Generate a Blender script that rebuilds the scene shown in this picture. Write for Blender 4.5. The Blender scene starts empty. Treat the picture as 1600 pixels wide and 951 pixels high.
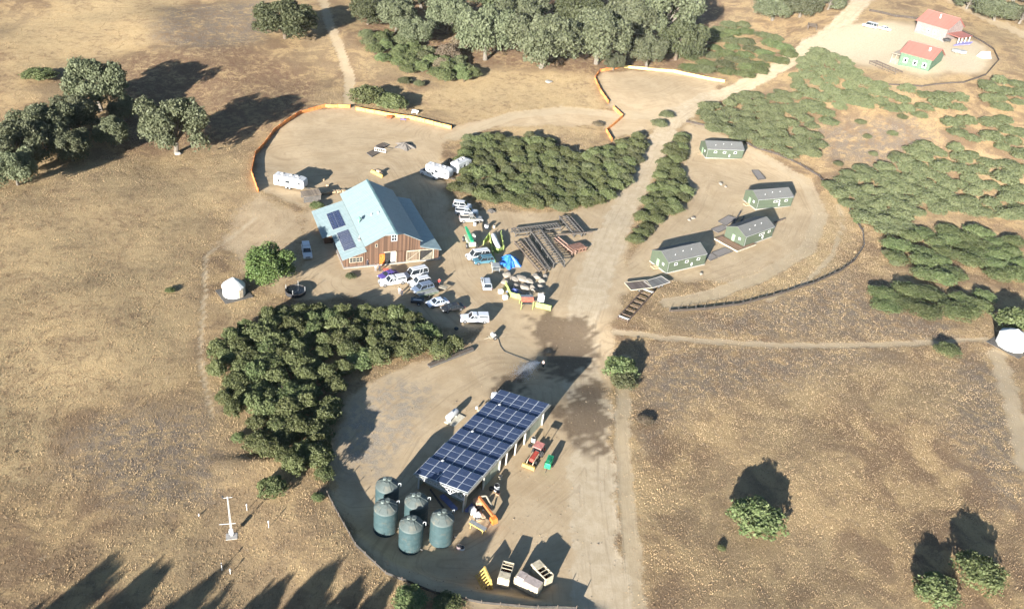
import bpy, bmesh, math, random
import numpy as np
from mathutils import Vector, Matrix
rnd = random.Random(7)
rad = math.radians
col = bpy.context.scene.collection
sc = bpy.context.scene

# ------------------------------------------------------------------ camera
FPX, PITCH, ROLL, CH = 1322.79, rad(32.1947), rad(6.6731), 92.045
Fv = Vector((0, math.cos(PITCH), -math.sin(PITCH)))
R0 = Vector((1, 0, 0)); U0 = Vector((0, math.sin(PITCH), math.cos(PITCH)))
Rv = R0*math.cos(ROLL) + U0*math.sin(ROLL)
Uv = U0*math.cos(ROLL) - R0*math.sin(ROLL)
cam = bpy.data.cameras.new('camera'); camo = bpy.data.objects.new('camera', cam); col.objects.link(camo)
cam.sensor_width = 36; cam.lens = 36*FPX/1600; cam.clip_end = 6000; cam.clip_start = 1
M = Matrix.Identity(4)
for i in range(3):
    M[i][0] = Rv[i]; M[i][1] = Uv[i]; M[i][2] = -Fv[i]
M[0][3], M[1][3], M[2][3] = 0, 0, CH
camo.matrix_world = M
sc.camera = camo

# ------------------------------------------------------------------ light
SUN_EL, SUN_AZ = rad(14.0), rad(20.4)          # light travels towards azimuth SUN_AZ (from +Y clockwise)
w = bpy.data.worlds.new("World"); sc.world = w; w.use_nodes = True
nt = w.node_tree; bg = nt.nodes['Background']; sky = nt.nodes.new('ShaderNodeTexSky')
sky.sky_type = 'NISHITA'; sky.sun_disc = False; sky.sun_elevation = SUN_EL
sky.sun_rotation = SUN_AZ + math.pi
sky.air_density = 1.0; sky.dust_density = 0.4; sky.ozone_density = 3.0
nt.links.new(sky.outputs[0], bg.inputs[0]); bg.inputs[1].default_value = 0.05
sd_ = Vector((math.sin(SUN_AZ)*math.cos(SUN_EL), math.cos(SUN_AZ)*math.cos(SUN_EL), -math.sin(SUN_EL)))
sl = bpy.data.lights.new('sun', 'SUN'); sl.energy = 5.0; sl.angle = rad(0.5); sl.color = (1.0, 0.965, 0.905)
so = bpy.data.objects.new('sun', sl); col.objects.link(so)
so.rotation_euler = sd_.to_track_quat('-Z', 'Y').to_euler()
sc.view_settings.view_transform = 'Standard'; sc.view_settings.look = 'None'
sc.view_settings.gamma = 1; sc.view_settings.exposure = 1.85
sc.cycles.max_bounces = 5; sc.cycles.diffuse_bounces = 2; sc.cycles.transparent_max_bounces = 6

# ------------------------------------------------------------------ terrain function and pixel to ground
def sstep(t):
    t = np.clip(t, 0, 1); return t*t*(3-2*t)
def wob(x, y, s, k=0.0):
    return (np.sin(x/s+k+1.3*np.sin(y/s*0.7+k*2)) + np.sin(y/s*1.1+k*1.7+1.1*np.sin(x/s*0.83-k)) + .6*np.sin((x+y)/s*1.9+k*3) + .5*np.sin((x-1.3*y)/s*2.3+k*5))/3.1
def pseg(X, Y, a, b):
    ax, ay = a; bx, by = b; dx, dy = bx-ax, by-ay
    t = np.clip(((X-ax)*dx+(Y-ay)*dy)/(dx*dx+dy*dy+1e-9), 0, 1)
    return np.hypot(X-ax-t*dx, Y-ay-t*dy)
def dline(X, Y, pts):
    d = np.full(np.shape(X), 1e9)
    for a, b in zip(pts[:-1], pts[1:]): d = np.minimum(d, pseg(X, Y, a, b))
    return d
def sdist(X, Y, poly):            # positive inside
    d = dline(X, Y, list(poly)+[poly[0]])
    ins = np.zeros(np.shape(X), bool); n = len(poly)
    for i in range(n):
        x0, y0 = poly[i]; x1, y1 = poly[(i+1) % n]
        if y0 == y1: continue
        c = ((y0 > Y) != (y1 > Y)) & (X < (x1-x0)*(Y-y0)/(y1-y0)+x0)
        ins ^= c
    return np.where(ins, d, -d)
def ray(px, py): return Fv + Rv*((px-800)/FPX) + Uv*((475.5-py)/FPX)
def flat(px, py, z=0.0):
    d = ray(px, py); k = (z-CH)/d.z; return (d.x*k, d.y*k)
BANK = [flat(*p) for p in [(508, 715), (524, 750), (546, 795), (575, 838), (622, 876), (690, 903), (765, 922), (860, 936), (960, 946)]]
BANKOUT = [flat(*p) for p in [(508, 715), (524, 750), (546, 795), (575, 838), (622, 876), (690, 903), (765, 922), (860, 936), (960, 946), (900, 1500), (0, 1300), (0, 700)]]
def hgt(x, y):
    x = np.asarray(x, float); y = np.asarray(y, float)
    h = 20*sstep((y-205)/240) + 0.02*np.clip(y-420, 0, None)
    h = h + 17*sstep((x-58)/80)*sstep((y-190)/100)
    far = sstep((np.hypot(x-5, (y-150)*1.0)-80)/60)
    left = sstep((-x-48)/25)
    h = h + far*1.3*wob(x, y, 23.0, .4) + left*(0.5*wob(x, y, 11.0, 2.0)+.8*wob(x, y, 25., 1.))
    h = h + 0.10*wob(x, y, 6.0, 3.3)
    right = sstep((x-24)/16)*sstep((142-y)/18)
    h = h + right*0.7*wob(x, y, 14.0, 1.9)
    h = h - 1.5*np.exp(-(((x-13)/11)**2+((y-130)/12)**2)**1.5)
    # cut bank south-west of the tank pad: outside stands higher
    s = sdist(x, y, BANKOUT); db = dline(x, y, BANK)
    h = h + 1.3*sstep((s+.2)/2.0)*(1-sstep((db-4)/16))*sstep((20-x)/12)
    return h
def G(px, py, dz=0.0):            # world point where the pixel's ray meets the terrain + dz
    d = ray(px, py); z = dz
    for _ in range(14):
        k = (z-CH)/d.z; x, y = d.x*k, d.y*k
        z = 0.5*z + 0.5*(float(hgt(x, y))+dz)
    return Vector((x, y, z))
def H(x, y): return float(hgt(x, y))
def GP(pts, dz=0.0): return [tuple(G(*p, dz))[:2] for p in pts]
def yaw(a, b): return math.atan2(b[1]-a[1], b[0]-a[0])

# ------------------------------------------------------------------ materials
def N(nt, typ, **kw):
    n = nt.nodes.new(typ)
    for k, v in kw.items():
        if k in n.inputs: n.inputs[k].default_value = v
        else: setattr(n, k, v)
    return n
def noise(nt, vec, scale, detail=4, rough=.6, dist=0.):
    n = N(nt, 'ShaderNodeTexNoise', Scale=scale, Detail=detail, Roughness=rough, Distortion=dist)
    nt.links.new(vec, n.inputs['Vector']); return n.outputs['Fac']
def ramp(nt, fac, a, b, smooth=True):
    n = N(nt, 'ShaderNodeMapRange'); n.inputs[1].default_value = a; n.inputs[2].default_value = b
    if smooth: n.interpolation_type = 'SMOOTHSTEP'
    nt.links.new(fac, n.inputs[0]); return n.outputs[0]
def mix(nt, fac, a, b, blend='MIX'):
    n = nt.nodes.new('ShaderNodeMix'); n.data_type = 'RGBA'; n.blend_type = blend
    for s, v in ((0, fac), (6, a), (7, b)):
        if isinstance(v, (int, float)): n.inputs[s].default_value = v
        elif isinstance(v, tuple): n.inputs[s].default_value = (*v, 1) if len(v) == 3 else v
        else: nt.links.new(v, n.inputs[s])
    return n.outputs[2]
def math_(nt, op, a, b=0.0, clamp=False):
    n = N(nt, 'ShaderNodeMath'); n.operation = op; n.use_clamp = clamp
    for i, v in enumerate((a, b)):
        if isinstance(v, (int, float)): n.inputs[i].default_value = v
        else: nt.links.new(v, n.inputs[i])
    return n.outputs[0]
MC = {}
def mat(name, c, rough=.7, metal=0.0, var=.25, scale=2.0, bump=0.0, c2=None, dirt=0.25, spec=.3):
    if name in MC: return MC[name]
    m = bpy.data.materials.new(name); m.use_nodes = True; nt = m.node_tree; p = nt.nodes['Principled BSDF']
    tc = N(nt, 'ShaderNodeTexCoord').outputs['Object']
    f = noise(nt, tc, scale, 5, .65)
    hi = tuple(min(1, v*(1+var)) for v in c); lo = tuple(v*(1-var) for v in c)
    cc = mix(nt, ramp(nt, f, .3, .7), lo, c2 or hi)
    if dirt > 0:
        g = noise(nt, tc, .9, 6, .7)
        cc = mix(nt, math_(nt, 'MULTIPLY', ramp(nt, g, .5, .75), dirt), cc, (.25, .19, .12))
    nt.links.new(cc, p.inputs['Base Color'])
    p.inputs['Roughness'].default_value = rough; p.inputs['Metallic'].default_value = metal
    p.inputs['Specular IOR Level'].default_value = spec
    if bump:
        b = N(nt, 'ShaderNodeBump', Strength=bump, Distance=.05); nt.links.new(noise(nt, tc, scale*4, 4), b.inputs['Height'])
        nt.links.new(b.outputs[0], p.inputs['Normal'])
    MC[name] = m; return m
def stripes(name, c, c2, period, axis=0, width=.5, rough=.6, metal=0., var=.3, bump=.0, spec=.3):
    """boards or seams: thin lines each `period` metres along one local axis, with a tone per board"""
    if name in MC: return MC[name]
    m = bpy.data.materials.new(name); m.use_nodes = True; nt = m.node_tree; p = nt.nodes['Principled BSDF']
    tc = N(nt, 'ShaderNodeTexCoord').outputs['Object']; sx = N(nt, 'ShaderNodeSeparateXYZ'); nt.links.new(tc, sx.inputs[0])
    v = math_(nt, 'DIVIDE', sx.outputs[axis], period)
    fr = math_(nt, 'FRACT', v); fl = math_(nt, 'FLOOR', v)
    wn = N(nt, 'ShaderNodeTexWhiteNoise'); wn.noise_dimensions = '1D'; nt.links.new(fl, wn.inputs['W'])
    line = math_(nt, 'LESS_THAN', fr, width)
    base = mix(nt, wn.outputs['Value'], tuple(x*(1-var) for x in c), tuple(min(1, x*(1+var)) for x in c))
    base = mix(nt, math_(nt, 'MULTIPLY', ramp(nt, noise(nt, tc, 1.3, 6, .7), .45, .75), .4), base, tuple(x*.6 for x in c))
    cc = mix(nt, line, base, c2)
    nt.links.new(cc, p.inputs['Base Color']); p.inputs['Roughness'].default_value = rough
    p.inputs['Metallic'].default_value = metal; p.inputs['Specular IOR Level'].default_value = spec
    MC[name] = m; return m
def leafmat(name, c, c2, var=.5):
    if name in MC: return MC[name]
    m = bpy.data.materials.new(name); m.use_nodes = True; nt = m.node_tree; p = nt.nodes['Principled BSDF']
    geo = N(nt, 'ShaderNodeNewGeometry'); oi = N(nt, 'ShaderNodeObjectInfo')
    f = noise(nt, geo.outputs['Position'], .55, 3, .6)
    f2 = noise(nt, geo.outputs['Position'], 3.5, 2, .6)
    cc = mix(nt, ramp(nt, f, .35, .65), c, c2)
    cc = mix(nt, ramp(nt, f2, .35, .7), cc, mix(nt, .5, cc, (.19, .19, .10)))
    hs = N(nt, 'ShaderNodeHueSaturation'); nt.links.new(cc, hs.inputs['Color'])
    nt.links.new(math_(nt, 'ADD', math_(nt, 'MULTIPLY', oi.outputs['Random'], .5), .78), hs.inputs['Value'])
    nt.links.new(math_(nt, 'ADD', math_(nt, 'MULTIPLY', oi.outputs['Random'], .03), .485), hs.inputs['Hue'])
    nt.links.new(hs.outputs[0], p.inputs['Base Color'])
    p.inputs['Roughness'].default_value = .6; p.inputs['Specular IOR Level'].default_value = .25
    tr = N(nt, 'ShaderNodeBsdfTranslucent'); nt.links.new(hs.outputs[0], tr.inputs[0])
    ms = N(nt, 'ShaderNodeMixShader'); ms.inputs[0].default_value = .30
    nt.links.new(p.outputs[0], ms.inputs[1]); nt.links.new(tr.outputs[0], ms.inputs[2])
    nt.links.new(ms.outputs[0], nt.nodes['Material Output'].inputs[0])
    MC[name] = m; return m

# ------------------------------------------------------------------ mesh builder
class MB:
    def __init__(s): s.v = []; s.f = []; s.m = []
    def poly(s, pts, m=0):
        b = len(s.v); s.v += [tuple(p) for p in pts]; s.f.append(tuple(range(b, b+len(pts)))); s.m.append(m); return s
    def hexa(s, p, m=0):          # 4 bottom points then 4 top points, counter-clockwise
        b = len(s.v); s.v += [tuple(q) for q in p]
        for f in ((3, 2, 1, 0), (4, 5, 6, 7), (0, 1, 5, 4), (1, 2, 6, 5), (2, 3, 7, 6), (3, 0, 4, 7)):
            s.f.append(tuple(b+i for i in f)); s.m.append(m)
        return s
    def box(s, cx, cy, cz, sx, sy, sz, rz=0, m=0, tx=1, ty=1):
        c, n = math.cos(rz), math.sin(rz); P = []
        for z, kx, ky in ((cz-sz/2, 1, 1), (cz+sz/2, tx, ty)):
            for a, b in ((-1, -1), (1, -1), (1, 1), (-1, 1)):
                x, y = a*sx/2*kx, b*sy/2*ky; P.append((cx+x*c-y*n, cy+x*n+y*c, z))
        return s.hexa(P, m)
    def bar(s, a, b, wd=.1, ht=.1, m=0):
        a = Vector(a); b = Vector(b); d = (b-a).normalized(); up = Vector((0, 0, 1))
        if abs(d.z) > .95: up = Vector((1, 0, 0))
        sx = d.cross(up).normalized()*wd/2; u = sx.cross(d).normalized()*ht/2
        return s.hexa([a-sx-u, a+sx-u, b+sx-u, b-sx-u, a-sx+u, a+sx+u, b+sx+u, b-sx+u], m)
    def cyl(s, a, b, r0, r1=None, n=12, m=0, cap=True):
        r1 = r0 if r1 is None else r1; a = Vector(a); b = Vector(b); d = (b-a).normalized()
        up = Vector((0, 0, 1)) if abs(d.z) < .95 else Vector((1, 0, 0))
        e1 = d.cross(up).normalized(); e2 = d.cross(e1); k = len(s.v)
        for c, r in ((a, r0), (b, r1)):
            for i in range(n):
                t = 2*math.pi*i/n; s.v.append(tuple(c+e1*(r*math.cos(t))+e2*(r*math.sin(t))))
        for i in range(n):
            j = (i+1) % n; s.f.append((k+i, k+n+i, k+n+j, k+j)); s.m.append(m)
        if cap:
            s.f.append(tuple(k+i for i in range(n))); s.m.append(m)
            s.f.append(tuple(k+n+i for i in range(n-1, -1, -1))); s.m.append(m)
        return s
    def lathe(s, prof, n=24, c=(0, 0), m=0):   # prof [(r,z)...]
        k = len(s.v)
        for r, z in prof:
            for i in range(n):
                t = 2*math.pi*i/n; s.v.append((c[0]+r*math.cos(t), c[1]+r*math.sin(t), z))
        for a in range(len(prof)-1):
            for i in range(n):
                j = (i+1) % n; s.f.append((k+a*n+i, k+a*n+j, k+(a+1)*n+j, k+(a+1)*n+i)); s.m.append(m)
        return s
    def tube(s, pts, r, n=6, m=0):
        for a, b in zip(pts[:-1], pts[1:]): s.cyl(a, b, r, r, n, m)
        return s
    def slab(s, pts, th, m=0):    # polygon given in 3D, thickened downwards
        n = len(pts); b = len(s.v)
        s.v += [tuple(p) for p in pts] + [(p[0], p[1], p[2]-th) for p in pts]
        s.f.append(tuple(range(b, b+n))); s.m.append(m); s.f.append(tuple(range(b+2*n-1, b+n-1, -1))); s.m.append(m)
        for i in range(n):
            j = (i+1) % n; s.f.append((b+i, b+n+i, b+n+j, b+j)); s.m.append(m)
        return s
    def prof(s, pts, y0, y1, m=0, inset=0.0):   # side profile (x,z) extruded along y
        b = len(s.v); n = len(pts)
        for y in (y0, y1): s.v += [(x, y, z) for x, z in pts]
        s.f.append(tuple(range(b, b+n))); s.m.append(m); s.f.append(tuple(range(b+2*n-1, b+n-1, -1))); s.m.append(m)
        for i in range(n):
            j = (i+1) % n; s.f.append((b+i, b+n+i, b+n+j, b+j)); s.m.append(m)
        return s
    def build(s, name, mats, parent=None, smooth=False, bevel=0, fix=True):
        if not isinstance(mats, (list, tuple)): mats = [mats]
        me = bpy.data.meshes.new(name); me.from_pydata(s.v, [], s.f); me.update()
        for i, p in enumerate(me.polygons):
            p.material_index = s.m[i]; p.use_smooth = smooth
        for m in mats: me.materials.append(m)
        if fix:
            bm = bmesh.new(); bm.from_mesh(me); bmesh.ops.recalc_face_normals(bm, faces=bm.faces); bm.to_mesh(me); bm.free()
        o = bpy.data.objects.new(name, me); col.objects.link(o)
        if parent: o.parent = parent
        if bevel:
            b = o.modifiers.new('bevel', 'BEVEL'); b.width = bevel; b.segments = 2; b.limit_method = 'ANGLE'
        return o
def tag(o, label=None, cat=None, group=None, kind=None):
    if label: o['label'] = label
    if cat: o['category'] = cat
    if group: o['group'] = group
    if kind: o['kind'] = kind
    return o
def empty(name, loc, rz=0, label=None, cat=None, group=None):
    o = bpy.data.objects.new(name, None); col.objects.link(o); o.location = loc; o.rotation_euler = (0, 0, rz)
    o.empty_display_size = .3
    return tag(o, label, cat, group)
def ctree(o, parent=None):
    c = o.copy(); col.objects.link(c); c.parent = parent
    for ch in list(KIDS.get(o.name, [])): ctree2(ch, c)
    return c
KIDS = {}
def kids(o): return [c for c in bpy.data.objects if c.parent == o]
def copytree(root, loc, rz, label=None, group=None, scale=None, _kids=None):
    r = root.copy(); col.objects.link(r); r.location = loc; r.rotation_euler = (0, 0, rz)
    if scale: r.scale = scale if isinstance(scale, tuple) else (scale,)*3
    if label: r['label'] = label
    if group: r['group'] = group
    for ch, sub in (_kids if _kids is not None else [(c, kids(c)) for c in kids(root)]):
        c = ch.copy(); col.objects.link(c); c.parent = r
        for g in sub:
            d = g.copy(); col.objects.link(d); d.parent = c
    return r

# ------------------------------------------------------------------ ground masks
POLY = {}
def P(name, pts): POLY[name] = GP(pts)
P('pad', [(548, 618), (600, 583), (720, 545), (770, 500), (790, 470), (960, 455), (955, 560), (952, 700), (962, 951), (962, 1000), (800, 960), (700, 934), (615, 897), (560, 852), (528, 790), (520, 735), (522, 690)])
P('yard', [(425, 305), (480, 325), (470, 400), (455, 470), (560, 465), (730, 520), (962, 500), (980, 440), (985, 330), (1008, 240), (900, 330), (700, 330), (690, 225), (735, 205), (705, 200), (640, 180), (550, 168), (470, 172), (430, 208), (400, 245), (400, 295)])
P('cabyard', [(950, 470), (1000, 380), (1060, 280), (1072, 195), (1110, 200), (1190, 240), (1262, 285), (1282, 335), (1252, 395), (1150, 440), (1040, 440), (1000, 455)])
P('upperlot', [(932, 128), (942, 112), (1050, 110), (1128, 130), (1090, 160), (1030, 200), (960, 215), (945, 205), (968, 180), (955, 168)])
P('link', [(690, 205), (760, 185), (870, 170), (960, 178), (1010, 185), (1005, 200), (860, 195), (760, 200), (720, 215)])
P('white', [(1262, 82), (1300, 48), (1340, 38), (1430, 40), (1530, 68), (1548, 90), (1535, 112), (1440, 118), (1340, 100), (1300, 90)])
P('wet1', [(830, 500), (850, 488), (900, 490), (925, 505), (932, 545), (928, 575), (900, 590), (862, 590), (850, 575), (848, 545), (832, 520)])
P('wet2', [(895, 620), (925, 590), (940, 600), (945, 640), (955, 660), (950, 700), (928, 715), (905, 690), (880, 670), (868, 645)])
P('wet3', [(770, 595), (812, 580), (815, 600), (790, 625), (770, 610)])
P('littA', [(180, 90), (380, 70), (500, 130), (470, 190), (330, 230), (180, 240)])
P('littB', [(570, 60), (740, 100), (900, 112), (960, 125), (1090, 95), (1140, 20), (1100, -30), (560, -30)])
P('grey1', [(200, 640), (320, 640), (340, 700), (330, 780), (200, 800), (120, 740), (100, 690)])
P('grey2', [(1480, 560), (1560, 560), (1600, 680), (1600, 800), (1540, 780), (1480, 660)])
P('grey3', [(1000, 545), (1200, 545), (1400, 548), (1300, 580), (1060, 640), (1000, 700)])
P('grey4', [(250, 10), (420, 0), (420, 60), (330, 90), (240, 60)])
P('grey5', [(1060, 500), (1200, 470), (1330, 420), (1360, 470), (1500, 500), (1500, 535), (1100, 525)])
P('grey6', [(1260, 200), (1420, 180), (1470, 215), (1380, 260), (1290, 250)])
P('pale1', [(535, 660), (600, 590), (680, 600), (640, 700), (590, 745), (540, 745)])
P('leftlot', [(340, 385), (365, 340), (400, 298), (440, 320), (485, 335), (470, 400), (465, 455), (430, 460), (395, 445), (370, 410)])
P('gold1', [(-100, 300), (120, 262), (250, 245), (390, 240), (400, 300), (330, 330), (310, 430), (300, 520), (290, 590), (200, 620), (110, 640), (60, 760), (-100, 780)])
P('gold2', [(640, 150), (760, 110), (930, 115), (950, 200), (860, 220), (760, 205)])
P('gold3', [(958, 600), (985, 600), (1000, 700), (1010, 951), (1010, 1010), (965, 1010), (955, 800)])
P('gold4', [(1040, 490), (1120, 445), (1240, 420), (1300, 300), (1330, 340), (1300, 430), (1200, 470)])
P('gold5', [(0, 60), (100, 0), (300, -20), (250, 60), (100, 110), (0, 180)])
P('gold6', [(330, 480), (440, 455), (400, 490), (330, 530)])
ROADS = [  # (pixel polyline, half width in metres)
    ([(948, 1010), (935, 870), (925, 780), (925, 700), (915, 620), (905, 560), (910, 500), (928, 440), (950, 380), (985, 305), (1018, 240), (1052, 186), (1110, 152), (1180, 126), (1235, 95), (1275, 62), (1312, 40), (1340, 10), (1360, -30)], 3.6),
]
TRACKS = [
    ([(545, 165), (546, 120), (532, 80), (515, 40), (505, 0)], 1.6),
    ([(962, 518), (1040, 528), (1180, 538), (1320, 540), (1462, 535)], .9),
    ([(1462, 535), (1540, 530), (1560, 540)], .6),
    ([(1558, 552), (1576, 610), (1590, 670), (1606, 730)], 1.7),
    ([(1085, 192), (1180, 238), (1258, 282), (1283, 335), (1262, 390), (1190, 432), (1110, 462), (1045, 474)], 1.8),
    ([(1200, 470), (1260, 440), (1300, 400), (1318, 350), (1310, 320)], .5),
    ([(1290, 52), (1350, 5), (1380, -30)], 2.5),
    ([(1480, -5), (1540, 28), (1610, 60)], 3.0),
    ([(975, 560), (972, 700), (985, 830), (996, 960)], 1.3),
    ([(330, 650), (312, 560), (318, 480), (322, 400), (400, 340)], .35),
    ([(960, 178), (1010, 182), (1060, 172)], 2.5),
    ([(705, 215), (800, 180), (880, 172), (960, 178)], 2.2),
]
ROADS = [(GP(p), hw) for p, hw in ROADS]; TRACKS = [(GP(p), hw) for p, hw in TRACKS]
DRIVES = [(GP(p), 1) for p in [
    [(925, 700), (880, 760), (830, 800), (790, 850), (740, 880), (690, 880)], [(925, 800), (870, 850), (800, 870)], [(905, 540), (850, 560), (760, 560), (680, 600), (600, 660), (560, 720)],
    [(910, 490), (820, 495), (770, 480), (720, 430), (705, 370), (690, 300), (650, 240), (560, 230), (450, 240)], [(690, 420), (620, 425), (560, 440)], [(950, 440), (1010, 400), (1080, 320), (1100, 280), (1180, 300)]]]
WETC = flat(846, 573)
def masks(X, Y):
    wx = X + 1.0*wob(X, Y, 2.1, .3) + .4*wob(X, Y, .7, 1.3); wy = Y + 1.0*wob(Y, X, 2.3, 1.3) + .4*wob(Y, X, .8, 2.3)
    def pl(n, soft=1.9): return sstep((sdist(wx, wy, POLY[n])+soft)/(2*soft))
    dirt = np.maximum.reduce([pl('pad', 1.4), pl('yard'), pl('cabyard'), pl('upperlot'), .75*pl('leftlot', 3.5), pl('link'), pl('white', 2)])
    road = np.zeros_like(X)
    for p, hw in ROADS: road = np.maximum(road, sstep((hw+.9-dline(wx, wy, p))/1.8))
    track = np.zeros_like(X)
    for p, hw in TRACKS: track = np.maximum(track, sstep((hw+.5-dline(X+.3*wob(X, Y, 1.5), Y+.3*wob(Y, X, 1.3), p))/.9))
    wx2 = X + 1.6*wob(X, Y, 1.0, .3); wy2 = Y + 2.0*wob(Y, X, 1.1, 1.3)
    th = np.arctan2(Y-WETC[1], X-WETC[0]); fan = .8*np.sin(th*41+5*np.sin(th*7))+.7*np.sin(th*87+6*np.sin(th*11))
    wet = np.maximum.reduce([sstep((sdist(wx2, wy2, POLY[n])+fan+.8)/1.8) for n in ('wet1', 'wet2', 'wet3')])
    white = pl('white', 4)
    grey = np.maximum.reduce([sstep((sdist(wx+2*wob(X, Y, 5.), wy, POLY[n])+5)/10) for n in ('grey1', 'grey2', 'grey3', 'grey4', 'grey5', 'grey6')])
    litt = np.maximum.reduce([sstep((sdist(wx, wy, POLY[n])+3)/6) for n in ('littA', 'littB')])
    pale = sstep((sdist(wx, wy, POLY['pale1'])+2)/4)
    gold = np.maximum.reduce([sstep((sdist(wx+2*wob(X, Y, 4.), wy, POLY['gold%d' % i])+3)/6) for i in (1, 2, 3, 4, 5, 6)])
    lane = np.full(np.shape(X), 1e3)
    for p, hw in ROADS+TRACKS+DRIVES: lane = np.minimum(lane, dline(X, Y, p))
    return dirt, road, track, wet, white, grey, litt, pale, gold, lane

def axis(segs):
    out = [segs[0][0]]
    for a, b, st in segs:
        x = a
        while x < b-1e-6: x += st; out.append(min(x, b))
    return np.array(out)
XS = axis([(-900, -260, 20), (-260, -120, 3), (-120, 80, .8), (80, 180, 1.6), (180, 400, 4), (400, 1200, 25)])
YS = axis([(-150, 20, 10), (20, 58, 2), (58, 200, .8), (200, 320, 1.5), (320, 560, 4), (560, 2200, 40)])
XX, YY = np.meshgrid(XS, YS); nx, ny = len(XS), len(YS)
ZZ = hgt(XX, YY)
MK = masks(XX, YY)
# micro relief in the fields
field = 1-np.clip(np.maximum.reduce([MK[0], MK[1], MK[2]]), 0, 1)
rs = np.random.RandomState(3)
ZZ = ZZ + field*(rs.rand(*XX.shape)-.5)*.12*np.where((np.abs(XX) < 180) & (YY < 330), 1, 0)

def ground_material():
    m = bpy.data.materials.new('dry_grass_and_dirt'); m.use_nodes = True; nt = m.node_tree; p = nt.nodes['Principled BSDF']
    pos = N(nt, 'ShaderNodeNewGeometry').outputs['Position']
    def attr(n):
        a = N(nt, 'ShaderNodeAttribute'); a.attribute_name = n
        s = N(nt, 'ShaderNodeSeparateColor'); nt.links.new(a.outputs['Color'], s.inputs[0])
        return s.outputs[0], s.outputs[1], s.outputs[2]
    dirt, road, track = attr('mask_a'); wet, white, grey = attr('mask_b'); litt, pale, gold = attr('mask_c'); lane, _, _ = attr('lane')
    n05 = noise(nt, pos, .035, 3, .6); n1 = noise(nt, pos, .13, 4, .65, .6); n2 = noise(nt, pos, .55, 5, .7, .5)
    n3 = noise(nt, pos, 2.2, 5, .75); n4 = noise(nt, pos, 6.5, 4, .8)
    # streaky grass: stretched noise, rotated to lie along the slope
    mp = N(nt, 'ShaderNodeMapping'); mp.inputs['Scale'].default_value = (3.2, .9, 1); mp.inputs['Rotation'].default_value = (0, 0, rad(28))
    nt.links.new(pos, mp.inputs[0]); st = noise(nt, mp.outputs[0], 1.0, 4, .75, 1.4)
    straw, brown, dark = (.385, .268, .138), (.20, .132, .078), (.115, .08, .052)
    g = mix(nt, ramp(nt, n1, .40, .60), brown, straw)
    g = mix(nt, ramp(nt, n05, .40, .66), g, mix(nt, .55, g, (.36, .27, .15)))
    g = mix(nt, math_(nt, 'MULTIPLY', ramp(nt, n2, .48, .68), .65), g, (.17, .115, .07))
    g = mix(nt, math_(nt, 'MULTIPLY', ramp(nt, st, .50, .74), .75), g, dark)
    g = mix(nt, math_(nt, 'MULTIPLY', ramp(nt, n4, .52, .78), .45), g, dark)
    g = mix(nt, math_(nt, 'MULTIPLY', ramp(nt, n3, .52, .72), .35), g, (.42, .325, .20))
    g = mix(nt, math_(nt, 'MULTIPLY', math_(nt, 'MULTIPLY', gold, ramp(nt, n2, .30, .62)), .75), g, mix(nt, ramp(nt, n4, .35, .65), (.34, .24, .12), (.60, .45, .245)))
    # small animal trails
    vw = N(nt, 'ShaderNodeVectorMath'); vw.operation = 'ADD'
    nn = N(nt, 'ShaderNodeTexNoise', Scale=.12, Detail=3); nt.links.new(pos, nn.inputs['Vector'])
    sc_ = N(nt, 'ShaderNodeVectorMath'); sc_.operation = 'SCALE'; sc_.inputs['Scale'].default_value = 14; nt.links.new(nn.outputs['Color'], sc_.inputs[0])
    nt.links.new(pos, vw.inputs[0]); nt.links.new(sc_.outputs[0], vw.inputs[1])
    vo = N(nt, 'ShaderNodeTexVoronoi', Scale=.085); vo.feature = 'DISTANCE_TO_EDGE'; vo.voronoi_dimensions = '2D'; nt.links.new(vw.outputs[0], vo.inputs['Vector'])
    tr = math_(nt, 'MULTIPLY', math_(nt, 'SUBTRACT', 1.0, ramp(nt, vo.outputs['Distance'], .006, .022)), ramp(nt, n1, .46, .56))
    sxy = N(nt, 'ShaderNodeSeparateXYZ'); nt.links.new(pos, sxy.inputs[0])
    tr = math_(nt, 'MULTIPLY', tr, ramp(nt, sxy.outputs[0], -44., -56.))
    g = mix(nt, math_(nt, 'MULTIPLY', tr, .5), g, (.15, .10, .06))
    g = mix(nt, math_(nt, 'MULTIPLY', grey, ramp(nt, n2, .35, .6)), g, mix(nt, ramp(nt, n4, .35, .65), (.11, .086, .066), (.25, .20, .15)))
    g = mix(nt, math_(nt, 'MULTIPLY', litt, ramp(nt, n2, .35, .6)), g, (.17, .105, .065))
    # bare ground
    d = mix(nt, ramp(nt, n1, .3, .7), (.40, .295, .178), (.49, .375, .238))
    d = mix(nt, math_(nt, 'MULTIPLY', ramp(nt, n2, .45, .75), .45), d, (.30, .215, .13))
    d = mix(nt, math_(nt, 'MULTIPLY', ramp(nt, n3, .55, .75), .35), d, (.27, .19, .115))
    d = mix(nt, math_(nt, 'MULTIPLY', ramp(nt, n4, .55, .8), .30), d, (.22, .16, .10))
    sp = N(nt, 'ShaderNodeSeparateXYZ'); nt.links.new(pos, sp.inputs[0])
    cx = N(nt, 'ShaderNodeCombineXYZ'); nt.links.new(math_(nt, 'MULTIPLY', lane, 1.7), cx.inputs[0]); nt.links.new(math_(nt, 'MULTIPLY', sp.outputs[0], .07), cx.inputs[1]); nt.links.new(math_(nt, 'MULTIPLY', sp.outputs[1], .07), cx.inputs[2])
    ln = noise(nt, cx.outputs[0], 1.0, 3, .7, .25)
    d = mix(nt, math_(nt, 'MULTIPLY', ramp(nt, ln, .52, .68), .38), d, (.25, .18, .11))
    d = mix(nt, math_(nt, 'MULTIPLY', ramp(nt, ln, .48, .34), .30), d, (.47, .37, .245))
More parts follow.
